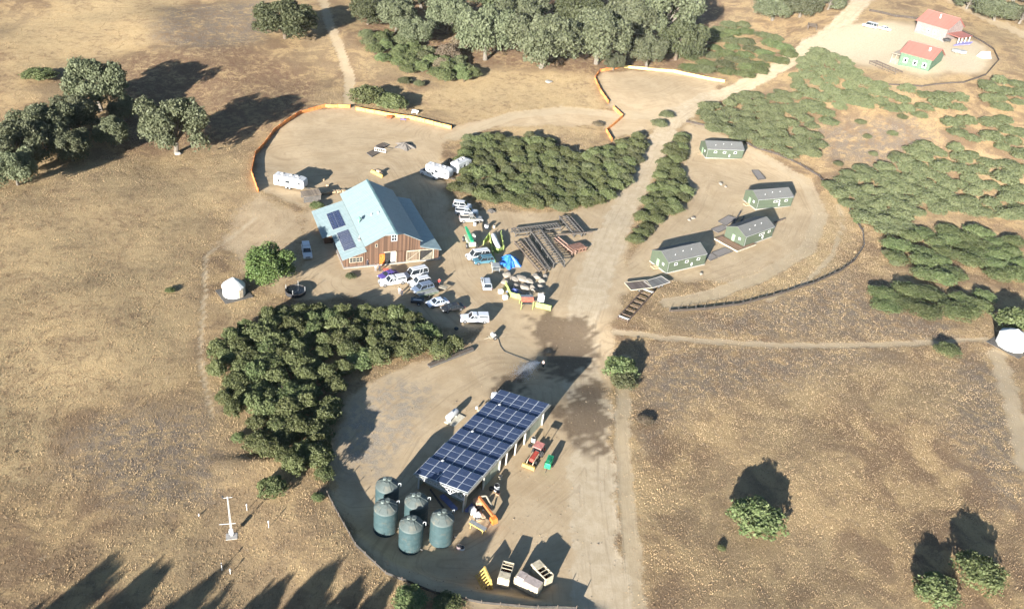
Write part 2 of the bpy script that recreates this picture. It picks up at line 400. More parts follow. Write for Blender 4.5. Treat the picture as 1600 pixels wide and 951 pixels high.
    d = mix(nt, math_(nt, 'MULTIPLY', pale, ramp(nt, n2, .4, .6)), d, mix(nt, ramp(nt, n4, .4, .6), (.40, .34, .26), (.23, .185, .135)))
    rd = mix(nt, ramp(nt, n2, .35, .7), (.44, .345, .225), (.52, .42, .29))
    rd = mix(nt, math_(nt, 'MULTIPLY', ramp(nt, n3, .5, .75), .3), rd, (.29, .215, .14))
    rd = mix(nt, math_(nt, 'MULTIPLY', ramp(nt, ln, .52, .68), .35), rd, (.27, .20, .13))
    rd = mix(nt, math_(nt, 'MULTIPLY', ramp(nt, ln, .46, .34), .35), rd, (.52, .42, .29))
    e = math_(nt, 'MULTIPLY', math_(nt, 'SUBTRACT', math_(nt, 'ADD', math_(nt, 'ADD', n3, n4), n2), 1.5), 1.3)
    def edge(f): return ramp(nt, math_(nt, 'ADD', f, e), .22, .78)
    c = mix(nt, edge(dirt), g, d)
    c = mix(nt, math_(nt, 'MULTIPLY', edge(track), .75), c, mix(nt, .5, rd, (.42, .33, .21)))
    c = mix(nt, edge(road), c, rd)
    c = mix(nt, white, c, mix(nt, ramp(nt, n3, .4, .7), (.45, .375, .265), (.36, .295, .2)))
    c = mix(nt, math_(nt, 'MULTIPLY', wet, .9), c, mix(nt, ramp(nt, n3, .3, .7), (.12, .085, .055), (.17, .122, .078)))
    nt.links.new(c, p.inputs['Base Color'])
    p.inputs['Roughness'].default_value = .95; p.inputs['Specular IOR Level'].default_value = .08
    bare = math_(nt, 'MAXIMUM', math_(nt, 'MAXIMUM', dirt, road), track, True)
    hgt_f = math_(nt, 'ADD', math_(nt, 'MULTIPLY', st, .5), math_(nt, 'ADD', math_(nt, 'MULTIPLY', n4, .35), math_(nt, 'MULTIPLY', n3, .5)))
    hb = math_(nt, 'MULTIPLY', hgt_f, math_(nt, 'SUBTRACT', 1.0, math_(nt, 'MULTIPLY', bare, .82)))
    hb = math_(nt, 'ADD', hb, math_(nt, 'MULTIPLY', math_(nt, 'MULTIPLY', ln, bare), .16))
    b = N(nt, 'ShaderNodeBump', Strength=.9, Distance=.20); nt.links.new(hb, b.inputs['Height'])
    nt.links.new(b.outputs[0], p.inputs['Normal'])
    return m
GM = ground_material()
def surface(name, sel, label_kind='structure'):
    """one piece of the ground sheet: the grid faces chosen by sel"""
    jj, ii = np.nonzero(sel); quads = np.stack([jj*nx+ii, jj*nx+ii+1, (jj+1)*nx+ii+1, (jj+1)*nx+ii], 1)
    used, inv = np.unique(quads.ravel(), return_inverse=True); quads = inv.reshape(-1, 4)
    V = np.stack([XX.ravel()[used], YY.ravel()[used], ZZ.ravel()[used]], 1)
    me = bpy.data.meshes.new(name); me.vertices.add(len(V)); me.vertices.foreach_set('co', V.ravel().astype(np.float32))
    n = len(quads); me.loops.add(4*n); me.loops.foreach_set('vertex_index', quads.ravel().astype(np.int32))
    me.polygons.add(n); me.polygons.foreach_set('loop_start', np.arange(0, 4*n, 4, dtype=np.int32))
    me.update(calc_edges=True); me.validate()
    me.polygons.foreach_set('use_smooth', np.ones(n, bool))
    for an, (a, b, c) in (('mask_a', (0, 1, 2)), ('mask_b', (3, 4, 5)), ('mask_c', (6, 7, 8)), ('lane', (9, 9, 9))):
        at = me.attributes.new(an, 'FLOAT_COLOR', 'POINT')
        D = np.ones((len(V), 4), np.float32)
        for k, q in enumerate((a, b, c)): D[:, k] = MK[q].ravel()[used]
        at.data.foreach_set('color', D.ravel())
    me.materials.append(GM)
    o = bpy.data.objects.new(name, me); col.objects.link(o); o['kind'] = label_kind
    return o
def fc(a): return (a[:-1, :-1]+a[1:, :-1]+a[:-1, 1:]+a[1:, 1:])/4
fd, fr_, ft = fc(MK[0]), fc(MK[1]), fc(MK[2])
isroad = fr_ > .5; istrack = (~isroad) & (ft > .5) & (fd < .5); isdirt = (~isroad) & (~istrack) & (fd > .5)
surface('ground', ~(isroad | istrack | isdirt)); surface('dirt_road', isroad); surface('dirt_yard', isdirt); surface('path', istrack)

# ------------------------------------------------------------------ dry grass tufts
def tufts(name, n, box, mt, hr=(.06, .20), filt=None, seed=1, kind='stuff'):
    r = np.random.RandomState(seed)
    X = r.uniform(box[0], box[1], n); Y = r.uniform(box[2], box[3], n)
    mk = masks(X, Y); bare = np.maximum.reduce([mk[0], mk[1], mk[2]*.9])
    keep = (r.rand(n) > bare*.975) & (wob(X, Y, 3.0, 5.) + r.rand(n)*1.4 > .1)
    # inside the view
    rel = np.stack([X, Y, hgt(X, Y)-CH], 1); dep = rel@np.array(Fv)
    u = rel@np.array(Rv)/dep*FPX+800; v = 475.5-rel@np.array(Uv)/dep*FPX
    keep &= (u > -60) & (u < 1660) & (v > -20) & (v < 1010) & (dep > 0)
    keep &= r.rand(n) < 1-.9*sstep((Y-190)/120)
    X, Y = X[keep], Y[keep]; n = len(X); Z = hgt(X, Y)
    V = np.zeros((n, 6, 3)); 
    lean = rad(60)+r.randn(n)*.9
    for k in range(2):
        a = r.rand(n)*math.pi; wd = r.uniform(.04, .09, n); h = r.uniform(*hr, n)
        dx, dy = np.cos(a)*wd, np.sin(a)*wd
        V[:, 3*k+0] = np.stack([X-dx, Y-dy, Z-.05], 1); V[:, 3*k+1] = np.stack([X+dx, Y+dy, Z-.05], 1)
        V[:, 3*k+2] = np.stack([X+np.cos(lean)*h*.8, Y+np.sin(lean)*h*.8, Z+h], 1)
    V = V.reshape(-1, 3); me = bpy.data.meshes.new(name); me.vertices.add(len(V)); me.vertices.foreach_set('co', V.ravel().astype(np.float32))
    nf = len(V)//3; me.loops.add(3*nf); me.loops.foreach_set('vertex_index', np.arange(3*nf, dtype=np.int32))
    me.polygons.add(nf); me.polygons.foreach_set('loop_start', np.arange(0, 3*nf, 3, dtype=np.int32))
    me.update(calc_edges=True); me.materials.append(mt)
    o = bpy.data.objects.new(name, me); col.objects.link(o); o['kind'] = kind
    o['label'] = 'dry straw coloured grass covering the open fields'; o['category'] = 'grass'
    return o
def grass_mat():
    m = bpy.data.materials.new('dry_grass_blades'); m.use_nodes = True; nt = m.node_tree; p = nt.nodes['Principled BSDF']
    pos = N(nt, 'ShaderNodeNewGeometry').outputs['Position']
    c = mix(nt, ramp(nt, noise(nt, pos, .13, 4, .65, .6), .32, .68), (.22, .15, .088), (.43, .31, .175))
    c = mix(nt, ramp(nt, noise(nt, pos, 1.5, 3, .7), .45, .7), c, (.18, .135, .09))
    c = mix(nt, math_(nt, 'MULTIPLY', ramp(nt, noise(nt, pos, 5.5, 2, .7), .55, .75), .4), c, (.40, .30, .17))
    nt.links.new(c, p.inputs['Base Color']); p.inputs['Roughness'].default_value = .9; p.inputs['Specular IOR Level'].default_value = .1
    return m
GRM = grass_mat()
tufts('dry_grass', 900000, (-170, 190, 58, 310), GRM)

# ------------------------------------------------------------------ vegetation prototypes
def leafcloud(me_name, blobs, nleaf, size, mats, seed, extra=None, flatk=.0):
    """leaf sized quads scattered through the shells of overlapping blobs (cx,cy,cz,rx,ry,rz)"""
    r = np.random.RandomState(seed); B = np.array(blobs, float)
    wgt = B[:, 3]*B[:, 4]; wgt /= wgt.sum(); bi = r.choice(len(B), nleaf, p=wgt)
    d = r.randn(nleaf, 3); d /= np.linalg.norm(d, axis=1)[:, None]; d[:, 2] = np.where(d[:, 2] < -.35, -d[:, 2], d[:, 2])
    rr = 1-np.abs(r.randn(nleaf))*.16
    # sub-lumps so that the outline is uneven
    ph = r.rand(len(B), 3)*6
    lump = 1+.16*np.sin(d[:, 0]*6+ph[bi, 0])*np.sin(d[:, 1]*6+ph[bi, 1])+.12*np.sin(d[:, 2]*9+ph[bi, 2])
    Cn = B[bi, :3]+d*B[bi, 3:6]*(rr*lump)[:, None]
    ok = Cn[:, 2] > .05; Cn = Cn[ok]; d = d[ok]; n = len(Cn)
    nr = d*.9+r.randn(n, 3)*.75; nr /= np.linalg.norm(nr, axis=1)[:, None]
    t = np.cross(nr, r.randn(n, 3)); t /= np.linalg.norm(t, axis=1)[:, None]; b = np.cross(nr, t)
    s = size*r.uniform(.6, 1.35, n)[:, None]
    V = np.stack([Cn-t*s-b*s*.35, Cn+t*s*.2-b*s*.75, Cn+t*s*1.0+b*s*.3, Cn-t*s*.15+b*s*.8], 1).reshape(-1, 3)
    V[:, 2] = np.maximum(V[:, 2], .02)
    nv0 = 0; ev, ef = ([], [])
    if extra: ev, ef = extra.v, extra.f
    V = np.concatenate([V, np.array(ev).reshape(-1, 3)]) if len(ev) else V
    F = [tuple(range(4*i, 4*i+4)) for i in range(n)]+[tuple(4*n+q for q in f) for f in ef]
    me = bpy.data.meshes.new(me_name); me.from_pydata(V.tolist(), [], F); me.update()
    for m in mats: me.materials.append(m)
    if len(ef):
        mi = np.zeros(len(F), np.int32); mi[n:] = 1; me.polygons.foreach_set('material_index', mi)
    return me
OLIVE = leafmat('olive_leaves', (.078, .096, .034), (.132, .150, .058))
SCRUB = leafmat('scrub_leaves', (.082, .096, .044), (.134, .142, .068))
BRIGHT = leafmat('bright_leaves', (.085, .118, .042), (.140, .170, .066))
LEAFY = leafmat('leafy_green', (.075, .14, .035), (.13, .20, .055))
OAKL = leafmat('oak_leaves', (.078, .092, .050), (.142, .155, .092))
OAKD = leafmat('dark_oak_leaves', (.050, .066, .030), (.092, .108, .052))
DEAD = leafmat('dry_leaves', (.15, .11, .075), (.22, .165, .115))
BARK = mat('pale_bark', (.15, .13, .105), .9, bump=.4, scale=3, dirt=.1)
DBARK = mat('dark_bark', (.12, .09, .065), .9, bump=.4, scale=3, dirt=.1)
def stems(R, h, seed, n=6):
    b = MB(); r = random.Random(seed)
    for i in range(n):
        a = r.random()*6.28; q = r.uniform(.35, .75)*R
        b.cyl((r.uniform(-.15, .15), r.uniform(-.15, .15), 0), (math.cos(a)*q, math.sin(a)*q, h*r.uniform(.5, .8)), .06*R/2, .025*R/2, 5)
    return b
def shrub_mesh(name, R, h, nl, size, lm, seed, nb=17):
    r = random.Random(seed); bl = [(0, 0, h*.42, R*.86, R*.86, h*.42), (R*.1, -R*.1, h*.5, R*.55, R*.55, h*.42)]
    for i in range(nb):
        a = i*2.4+r.random(); q = R*r.uniform(.15, .85); s = R*r.uniform(.14, .30)
        zz = h*r.uniform(.45, .82)*(1-.42*q/R)
        bl.append((math.cos(a)*q, math.sin(a)*q, zz, s, s*r.uniform(.8, 1.2), min(s*r.uniform(.8, 1.1), zz*1.05)))
    return leafcloud(name, bl, nl, size, [lm, DBARK], seed, stems(R, h, seed))
def tree_parts(R, h, nl, size, lm, seed, bark):
    """trunk and limbs (one mesh) and a crown of leaf clusters hung round the limb ends"""
    r = random.Random(seed); tb = MB(); bl = []
    th = h*.22; lean = Vector((r.uniform(-.6, .6), r.uniform(-.6, .6), 0))
    top = Vector((lean.x, lean.y, th)); r0 = h*.045
    tb.cyl((0, 0, -.4), top*.5, r0*1.25, r0, 8); tb.cyl(top*.5, top, r0, r0*.85, 8)
    nb = 7
    for i in range(nb):
        a = i*6.283/nb+r.uniform(-.4, .4); q = R*r.uniform(.45, .8); z = h*r.uniform(.52, .80)
        mid = top+Vector((math.cos(a)*q*.5, math.sin(a)*q*.5, (z-th)*.62)); end = Vector((math.cos(a)*q, math.sin(a)*q, z))
        tb.cyl(top, mid, r0*.5, r0*.3, 6); tb.cyl(mid, end, r0*.3, r0*.12, 5)
        s = R*r.uniform(.28, .40); bl.append((end.x, end.y, end.z, s, s, s*.9)); bl.append((end.x*1.05, end.y*1.05, h*r.uniform(.28, .42), s*.8, s*.8, s*.9))
        for k in range(4):
            a2 = a+r.uniform(-.9, .9); e2 = mid+Vector((math.cos(a2)*R*r.uniform(.2, .5), math.sin(a2)*R*r.uniform(.2, .5), h*r.uniform(-.06, .25)))
            tb.cyl(mid, e2, r0*.2, r0*.07, 5); s = R*r.uniform(.17, .30); bl.append((e2.x, e2.y, min(e2.z, h*.9)-h*r.uniform(0, .2), s, s*r.uniform(.8, 1.2), s*.95))
    for i in range(5):
        a = r.random()*6.28; q = R*r.uniform(0, .35); s = R*r.uniform(.25, .35)
        e2 = Vector((math.cos(a)*q, math.sin(a)*q, h*r.uniform(.70, .86))); tb.cyl(top, e2, r0*.3, r0*.08, 5); bl.append((*e2, s, s, s*.9))
    cm = leafcloud('crown', bl, nl, size, [lm], seed)
    me = bpy.data.meshes.new('trunk'); me.from_pydata(tb.v, [], tb.f); me.update(); me.materials.append(bark)
    return me, cm
SHRUBS = {k: [shrub_mesh('shrub', 2.4, 3.1, 5200, .125, lm, 11+i*7+j*31) for i in range(4)] for j, (k, lm) in enumerate([('olive', OLIVE), ('scrub', SCRUB), ('bright', BRIGHT), ('dead', DEAD)])}
TREES = {'oak': [tree_parts(6.5, 9.5, 19000, .22, OAKL, 3+i, BARK) for i in range(3)],
         'dark': [tree_parts(6.5, 9.5, 21000, .22, OAKD, 13+i, DBARK) for i in range(2)],
         'green': [tree_parts(5.0, 7.0, 16000, .17, LEAFY, 23, DBARK)]}
def shrub(kind, x, y, R, h, label, group=None, name='shrub', cat='shrub'):
    me = rnd.choice(SHRUBS[kind]); o = bpy.data.objects.new(name, me); col.objects.link(o)
    o.location = (x, y, H(x, y)-.08); o.rotation_euler = (0, 0, rnd.random()*6.28); o.scale = (R/2.4, R/2.4*rnd.uniform(.88, 1.12), h/3.1)
    return tag(o, label, cat, group)
def tree(kind, x, y, R, h, label, group=None, name='oak_tree'):
    tm, cm = rnd.choice(TREES[kind]); b = (5.0, 7.0) if kind == 'green' else (6.5, 9.5)
    e = empty(name, (x, y, H(x, y)), rnd.random()*6.28, label, 'tree', group); e.scale = (R/b[0], R/b[0], h/b[1])
    t = bpy.data.objects.new('trunk', tm); c = bpy.data.objects.new('crown', cm)
    for o in (t, c): col.objects.link(o); o.parent = e
    return e
def treepx(kind, px, py, Rpx, hk, label, group=None, **k):
    g = G(px, py, 4); dep = (Vector((g.x, g.y, g.z-CH))).dot(Fv); R = Rpx*dep/FPX; h = R*hk*1.3
    g = G(px, py, h*.55); return tree(kind, g.x, g.y, R, h, label, group, **k)

def fillpoly(pts, spacing, seed, inset=1.0):
    """poisson-like points inside a pixel polygon, in world space"""
    W = GP(pts, 1.2); xs = [p[0] for p in W]; ys = [p[1] for p in W]; r = random.Random(seed); out = []
    area = (max(xs)-min(xs))*(max(ys)-min(ys)); cand = []
    for i in range(int(area/spacing**2*14)):
        cand.append((r.uniform(min(xs), max(xs)), r.uniform(min(ys), max(ys))))
    A = np.array(cand); s = sdist(A[:, 0], A[:, 1], W); A = A[s > inset]
    for x, y in A:
        if all((x-a)**2+(y-b)**2 > spacing**2 for a, b in out): out.append((float(x), float(y)))
    return out
# west thicket, the largest one, left of the pad
WT = [(322, 540), (352, 515), (395, 492), (440, 478), (500, 478), (560, 478), (620, 480), (650, 492), (672, 515), (735, 535), (720, 550), (640, 562), (575, 575), (552, 600), (535, 640), (515, 680), (512, 735), (470, 750), (440, 745), (425, 715), (375, 690), (345, 650), (330, 610), (318, 570)]
for x, y in fillpoly(WT, 2.75, 5, 1.5):
    shrub('olive' if rnd.random() < .82 else rnd.choice(['scrub', 'bright']), x, y, rnd.uniform(1.8, 3.5), rnd.uniform(2.5, 4.0), 'dense olive green shrub inside the big thicket between the white yurt and tanks', 'shrubs of the big thicket left of the dirt pad', cat='shrub')
# east thicket right of the barn
ET = [(690, 290), (715, 262), (722, 212), (790, 208), (850, 212), (905, 238), (950, 225), (1000, 205), (1012, 225), (990, 275), (955, 312), (900, 330), (840, 325), (790, 315), (745, 308)]
for x, y in fillpoly(ET, 2.9, 6, 1.3):
    shrub('olive' if rnd.random() < .75 else 'scrub', x, y, rnd.uniform(2.2, 3.2), rnd.uniform(2.0, 3.4), 'dense olive shrub inside the long thicket between the camper trailers and the main road', 'shrubs of the long thicket above the timber frames')
ST = [(1040, 232), (1068, 205), (1082, 215), (1062, 262), (1078, 300), (1060, 330), (1020, 355), (1002, 388), (985, 380), (992, 350), (1012, 300)]
for x, y in fillpoly(ST, 3.0, 7, .8):
    shrub('olive', x, y, rnd.uniform(2.2, 2.9), rnd.uniform(1.8, 2.8), 'olive shrub in the narrow strip between the main road and the green cabins', 'shrubs between the road and the cabins')
# hedge along the wood
HB = [(560, 52), (600, 55), (660, 75), (720, 92), (745, 112), (735, 128), (690, 128), (640, 112), (590, 90), (565, 75)]
for x, y in fillpoly(HB, 4.1, 8, .6):
    shrub('bright' if rnd.random() < .6 else 'scrub', x, y, rnd.uniform(2.8, 4.0), rnd.uniform(3.2, 4.6), 'green bush in the sloping hedge at the foot of the oak wood', 'bushes of the hedge below the oak wood')
for x, y in fillpoly([(1085, 75), (1100, 50), (1140, 30), (1180, 45), (1225, 62), (1240, 92), (1170, 118), (1110, 118), (1060, 108)], 5.0, 9, .6):
    shrub('bright' if rnd.random() < .5 else 'scrub', x, y, rnd.uniform(3.4, 4.6), rnd.uniform(2.0, 3.0), 'yellow green bush between the fenced upper lot and the road', 'bushes above the fenced upper lot')
CH_ = [(1098, 165), (1130, 150), (1180, 145), (1240, 140), (1262, 165), (1280, 200), (1286, 240), (1250, 246), (1200, 232), (1150, 215), (1105, 200)]
CABCOV = []
for x, y in fillpoly(CH_, 3.6, 10, .6):
    CABCOV.append(('scrub', x, y, rnd.uniform(2.6, 3.8), rnd.uniform(2.0, 3.3)))
# single bushes ------------------------------------------------ (px, py, radius px, kind, height factor, label)
lone = [
 (62, 115, 25, 'bright', .5, 'small bright green bush alone on the slope left of the big oaks'),
 (575, 148, 27, 'olive', .75, 'left bush of the clump beside the orange fence corner'),
 (612, 158, 26, 'olive', .7, 'right bush of the clump beside the orange fence corner'),
 (632, 125, 10, 'scrub', .8, 'small round bush just below the green hedge near the footpath'),
 (655, 130, 9, 'scrub', .8, 'small bush below the hedge, right of another small round one'),
 (970, 575, 27, 'bright', .9, 'bushy green tree beside the main road, right of the shed shadow'),
 (975, 592, 20, 'scrub', .9, 'lower pale green bush touching the roadside tree'),
 (1185, 808, 42, 'bright', .75, 'large round green bush alone in the middle of the lower right field'),
 (1128, 855, 7, 'bright', .8, 'tiny green bush left of the large lone field bush'),
 (1465, 920, 36, 'bright', .7, 'left bush of the pair at the lower right corner'),
 (1535, 893, 38, 'bright', .75, 'right bush of the pair at the lower right corner'),
 (1482, 545, 19, 'bright', .5, 'small yellow green bush at the end of the narrow footpath'),
 (425, 760, 22, 'bright', .9, 'small bright green bush below the big thicket, near the mast'),
 (508, 738, 15, 'bright', .9, 'small round bush at the lower tip of the big thicket'),
 (372, 682, 11, 'bright', .9, 'tiny bush at the left edge of the big thicket'),
 (497, 775, 10, 'bright', .7, 'low green weed clump at the top of the cut bank'),
 (640, 935, 28, 'bright', .55, 'low green bush outside the bottom fence, below the tanks'),
 (700, 940, 22, 'bright', .55, 'low green bush outside the bottom fence, below the stock bins'),
 (1340, 345, 6, 'bright', .8, 'tiny green bush inside the curved fence'),
 (1042, 178, 11, 'scrub', .7, 'small bush in the fork of the road and the upper lot'),
 (1031, 192, 12, 'scrub', .7, 'second small bush in the fork of the road'),
 (1232, 78, 11, 'bright', .5, 'small green bush by the road bend below the white pad'),
 (1310, 255, 9, 'scrub', .6, 'small round scrub bush on bare ground between scrub and curved fence'),
 (495, 320, 11, 'bright', .6, 'green weeds behind the barn beside the small shed roof'),
 (266, 452, 8, 'bright', .6, 'tiny green weed clump left of the white yurt'),
 (548, 430, 9, 'scrub', .5, 'low dry garden plant below the barn window'),
 (700, 80, 18, 'dead', 1.0, 'dry brown leafless bush left in the oak wood'),
 (722, 65, 16, 'dead', 1.0, 'dry brown bush beside the pale trunked oak'),
 (690, 100, 15, 'dead', .9, 'dry brown bush at the lower edge of the oak wood'),
 (1010, 655, 13, 'dead', .5, 'grey heap of cut brush right of the main road'),
 (1590, 500, 32, 'bright', .8, 'green bush behind the white yurt at the right edge'),
 (935, 193, 9, 'dead', .6, 'small brown bush left of the zigzag orange fence'),
]
for px, py, Rp, kd, hk, lb in lone:
    g = G(px, py, 1); dep = Vector((g.x, g.y, g.z-CH)).dot(Fv); R = Rp*1.15*dep/FPX; h = max(R*hk*1.3, .6)
    g = G(px, py, h*.5); shrub(kd, g.x, g.y, R, h, lb, name='bush', cat='bush')
# right hand scrub: nearest ones single, the rest one cover
right_areas = [
 ([(1290, 285), (1330, 262), (1370, 262), (1400, 245), (1440, 225), (1500, 225), (1560, 250), (1600, 255), (1600, 340), (1560, 345), (1480, 330), (1420, 335), (1400, 370), (1370, 360), (1340, 330), (1310, 310)], 5.2),
 ([(1385, 375), (1430, 360), (1500, 355), (1590, 370), (1600, 430), (1570, 440), (1520, 420), (1470, 440), (1420, 420), (1395, 405)], 5.0),
 ([(1372, 455), (1420, 445), (1480, 455), (1545, 455), (1545, 485), (1480, 492), (1410, 488), (1370, 472)], 4.6),
 ([(1245, 95), (1280, 78), (1320, 88), (1345, 125), (1400, 135), (1460, 140), (1520, 150), (1500, 172), (1440, 180), (1400, 172), (1330, 165), (1290, 200), (1262, 160), (1240, 130)], 5.6),
 ([(1540, 122), (1600, 125), (1600, 160), (1560, 170), (1530, 150)], 5.6),
 ([(1470, 185), (1540, 175), (1600, 190), (1600, 250), (1570, 240), (1500, 212)], 6.0)]
small = [(1355, 213, 8), (1395, 208, 9), (1410, 182, 11), (1345, 190, 10), (1450, 225, 9), (1430, 240, 10), (1365, 240, 8), (1300, 290, 9), (1320, 278, 10), (1400, 240, 10), (1505, 185, 9), (1580, 215, 9), (1385, 395, 8), (1398, 410, 9)]
k = 0; cov = []
for ai, (ar, spc) in enumerate(right_areas):
    lab = ['yellow green rounded bush in the scrub right of the curved fence', 'bright green bush with long shadow in the scrub above the right yurt', 'bright green bush in the low row left of the right yurt', 'rounded scrub bush on the slope below the red roofed houses', 'rounded scrub bush at the right edge below the far wood', 'rounded scrub bush at the right edge, middle of the scrub'][ai]
    for x, y in fillpoly(ar, spc*(.68 if ai in (0, 3, 4, 5) else .9), 30+ai, .5):
        kd = 'bright' if ai in (1, 2) else ('scrub' if rnd.random() < .75 else 'bright')
        if ai in (1, 2) or len(cov) > 10**6:
            shrub(kd, x, y, rnd.uniform(2.9, 4.3), rnd.uniform(1.8, 3.0), lab, ['scrub right of the curved fence', 'bushes above the right yurt', 'row of bushes left of the right yurt', '', '', ''][ai] or None)
        else: cov.append((kd, x, y, rnd.uniform(2.5, 4.3), rnd.uniform(1.9, 3.6)))
for px, py, Rp in small:
    g = G(px, py, .8); dep = Vector((g.x, g.y, g.z-CH)).dot(Fv); R = Rp*dep/FPX
    shrub('scrub', g.x, g.y, R, 1.7, 'small round bush standing alone in the dry grass of the right slope', 'single round bushes on the right slope')
def cover(items, name, label):
    vs, fs, n = [], [], 0
    for kd, x, y, R, h in items:
        me = rnd.choice(SHRUBS[kd]); a = rnd.random()*6.28
        V = np.empty(len(me.vertices)*3, np.float32); me.vertices.foreach_get('co', V); V = V.reshape(-1, 3).copy()
        q = int((len(V)//4)*.62)*4; V = V[:q]      # half of the leaves are enough this far off
        c, s = math.cos(a), math.sin(a)
        X = (V[:, 0]*c-V[:, 1]*s)*R/2.4+x; Y = (V[:, 0]*s+V[:, 1]*c)*R/2.4+y; Z = V[:, 2]*h/3.1+H(x, y)-.1
        q4 = np.stack([X, Y, Z], 1).reshape(-1, 4, 3); cc = q4.mean(1, keepdims=True); q4 = cc+(q4-cc)*1.3
        vs.append(q4.reshape(-1, 3))
    V = np.concatenate(vs); nf = len(V)//4; me = bpy.data.meshes.new(name)
    me.vertices.add(len(V)); me.vertices.foreach_set('co', V.ravel()); me.loops.add(4*nf); me.loops.foreach_set('vertex_index', np.arange(4*nf, dtype=np.int32))
    me.polygons.add(nf); me.polygons.foreach_set('loop_start', np.arange(0, 4*nf, 4, dtype=np.int32)); me.update(calc_edges=True)
    me.materials.append(SCRUB); o = bpy.data.objects.new(name, me); col.objects.link(o)
    return tag(o, label, 'scrub', None, 'stuff')
cover(CABCOV, 'scrub_cover', 'mass of sage green scrub behind the topmost green cabin')
cover(cov, 'scrub_cover', 'rounded sage green scrub covering the slopes at the upper right')

# trees
LT = 'big grey green oak crown in the cluster at the left edge'
for px, py, Rp, hk, lb in [
 (152, 132, 46, 1.25, 'topmost grey green oak of the cluster at the left edge'),
 (118, 176, 38, 1.2, 'oak in the middle of the left cluster, below the topmost one'),
 (66, 196, 42, 1.2, 'oak on the upper left side of the left cluster'),
 (22, 226, 46, 1.15, 'large oak touching the left picture edge'),
 (176, 204, 28, 1.3, 'small leaning oak on the right side of the left cluster'),
 (110, 226, 32, 1.2, 'oak with pale limbs at the lower side of the left cluster'),
 (22, 262, 34, 1.2, 'oak at the lower left end of the left cluster, cut by the picture edge'),
 (194, 168, 22, 1.4, 'narrow oak between the left cluster and the lone round oak')]:
    treepx('oak', px, py, Rp, hk, lb)
treepx('oak', 270, 196, 50, 1.25, 'round oak standing alone right of the left cluster, with a boulder at its foot')
treepx('dark', 445, 28, 46, .95, 'round dark oak alone at the top, left of the footpath')
wood = [(575, 12, 28), (620, 22, 30), (652, 48, 26), (700, 22, 32), (735, 45, 26), (762, 48, 42), (815, 22, 36), (850, 62, 46), (905, 12, 40), (938, 58, 44), (985, 30, 42), (1040, 18, 46), (1062, 62, 34), (1015, 78, 28), (960, 95, 16), (880, -25, 45), (760, -25, 45), (1000, -30, 45), (660, -20, 35), (585, -30, 30), (525, -25, 24)]
for i, (px, py, Rp) in enumerate(wood):
    Rp *= 1.12
    if py == 48 and px == 762: treepx('oak', px, py, Rp, 1.3, 'oak with a clearly visible pale forked trunk in front of the wood')
    else: treepx('oak' if i % 4 else 'dark', px, py, Rp, 1.15, 'grey green oak in the wood along the top of the picture', 'oaks of the wood at the top')
for px, py, Rp in [(1212, 12, 34), (1255, 8, 32), (1298, 0, 26), (1240, -30, 34), (1300, -32, 28)]:
    treepx('oak', px, py, Rp, .8, 'pale oak in the small grove beside the road at the top', 'oaks of the roadside grove')
for px, py, Rp in [(1515, 0, 28), (1560, 15, 34), (1598, 22, 30), (1590, -15, 34), (1480, -25, 26)]:
    treepx('oak', px, py, Rp, .7, 'oak in the grove at the top right corner', 'oaks of the top right grove')
g = G(418, 412, 3.5)
tree('green', g.x, g.y, 5.6, 6.8, 'bright green leafy tree between the barn and the white yurt', name='leafy_tree')
# trees below the frame that throw the long shadows across the bottom left
for px, py, h in [(213, 853, 13), (275, 866, 12), (350, 885, 12), (455, 895, 11), (352, 925, 12), (545, 862, 13), (640, 880, 11), (745, 846, 12), (300, 930, 12), (130, 905, 13), (590, 885, 11)]:
    t = G(px, py); L = h/math.tan(SUN_EL); x, y = t.x-math.sin(SUN_AZ)*L, t.y-math.cos(SUN_AZ)*L
    tree('oak', x, y, rnd.uniform(2.4, 3.6), h, 'oak standing below the picture, throwing a long shadow across the lower left field', 'oaks below the picture')

# ================================================================== OBJECTS
WHITE = mat('white_paint', (.60, .60, .585), .45, var=.06, dirt=.15, spec=.5)
GLASS = mat('dark_glass', (.02, .025, .03), .12, var=.3, dirt=0, spec=.6)
TYRE = mat('tyre_rubber', (.025, .025, .025), .85, dirt=.3)
STEEL = mat('bare_steel', (.45, .45, .45), .4, metal=.6, dirt=.2)
GALV = mat('galvanised_steel', (.38, .39, .38), .5, metal=.4, dirt=.15)
CREAM = mat('cream_trim', (.36, .32, .24), .7)
DARKM = mat('dark_metal', (.05, .05, .05), .6)
RIM = mat('wheel_rim', (.42, .42, .43), .4, metal=.7, dirt=.2)
WOODG = mat('weathered_timber', (.095, .088, .08), .9, scale=5, var=.35)
WOODD = mat('dark_timber', (.12, .095, .075), .9, scale=5, var=.35)
WOODB = mat('new_timber', (.42, .31, .19), .85, scale=5, var=.25)
CONC = mat('concrete', (.34, .32, .29), .9, scale=4)
REDP = mat('faded_red_paint', (.42, .07, .05), .55)
ORNG = mat('orange_paint', (.62, .17, .035), .5)
YEL = mat('yellow_paint', (.48, .34, .10), .55)
GRN = mat('green_paint', (.02, .30, .13), .45, dirt=.15)
LIME = mat('lime_fabric', (.33, .41, .12), .8)
BLUE = mat('blue_plastic_sheet', (.03, .16, .48), .4, bump=.5)
ORFENCE = mat('orange_mesh_fabric', (.62, .20, .06), .8, c2=(.78, .34, .11), dirt=.5, scale=.4)

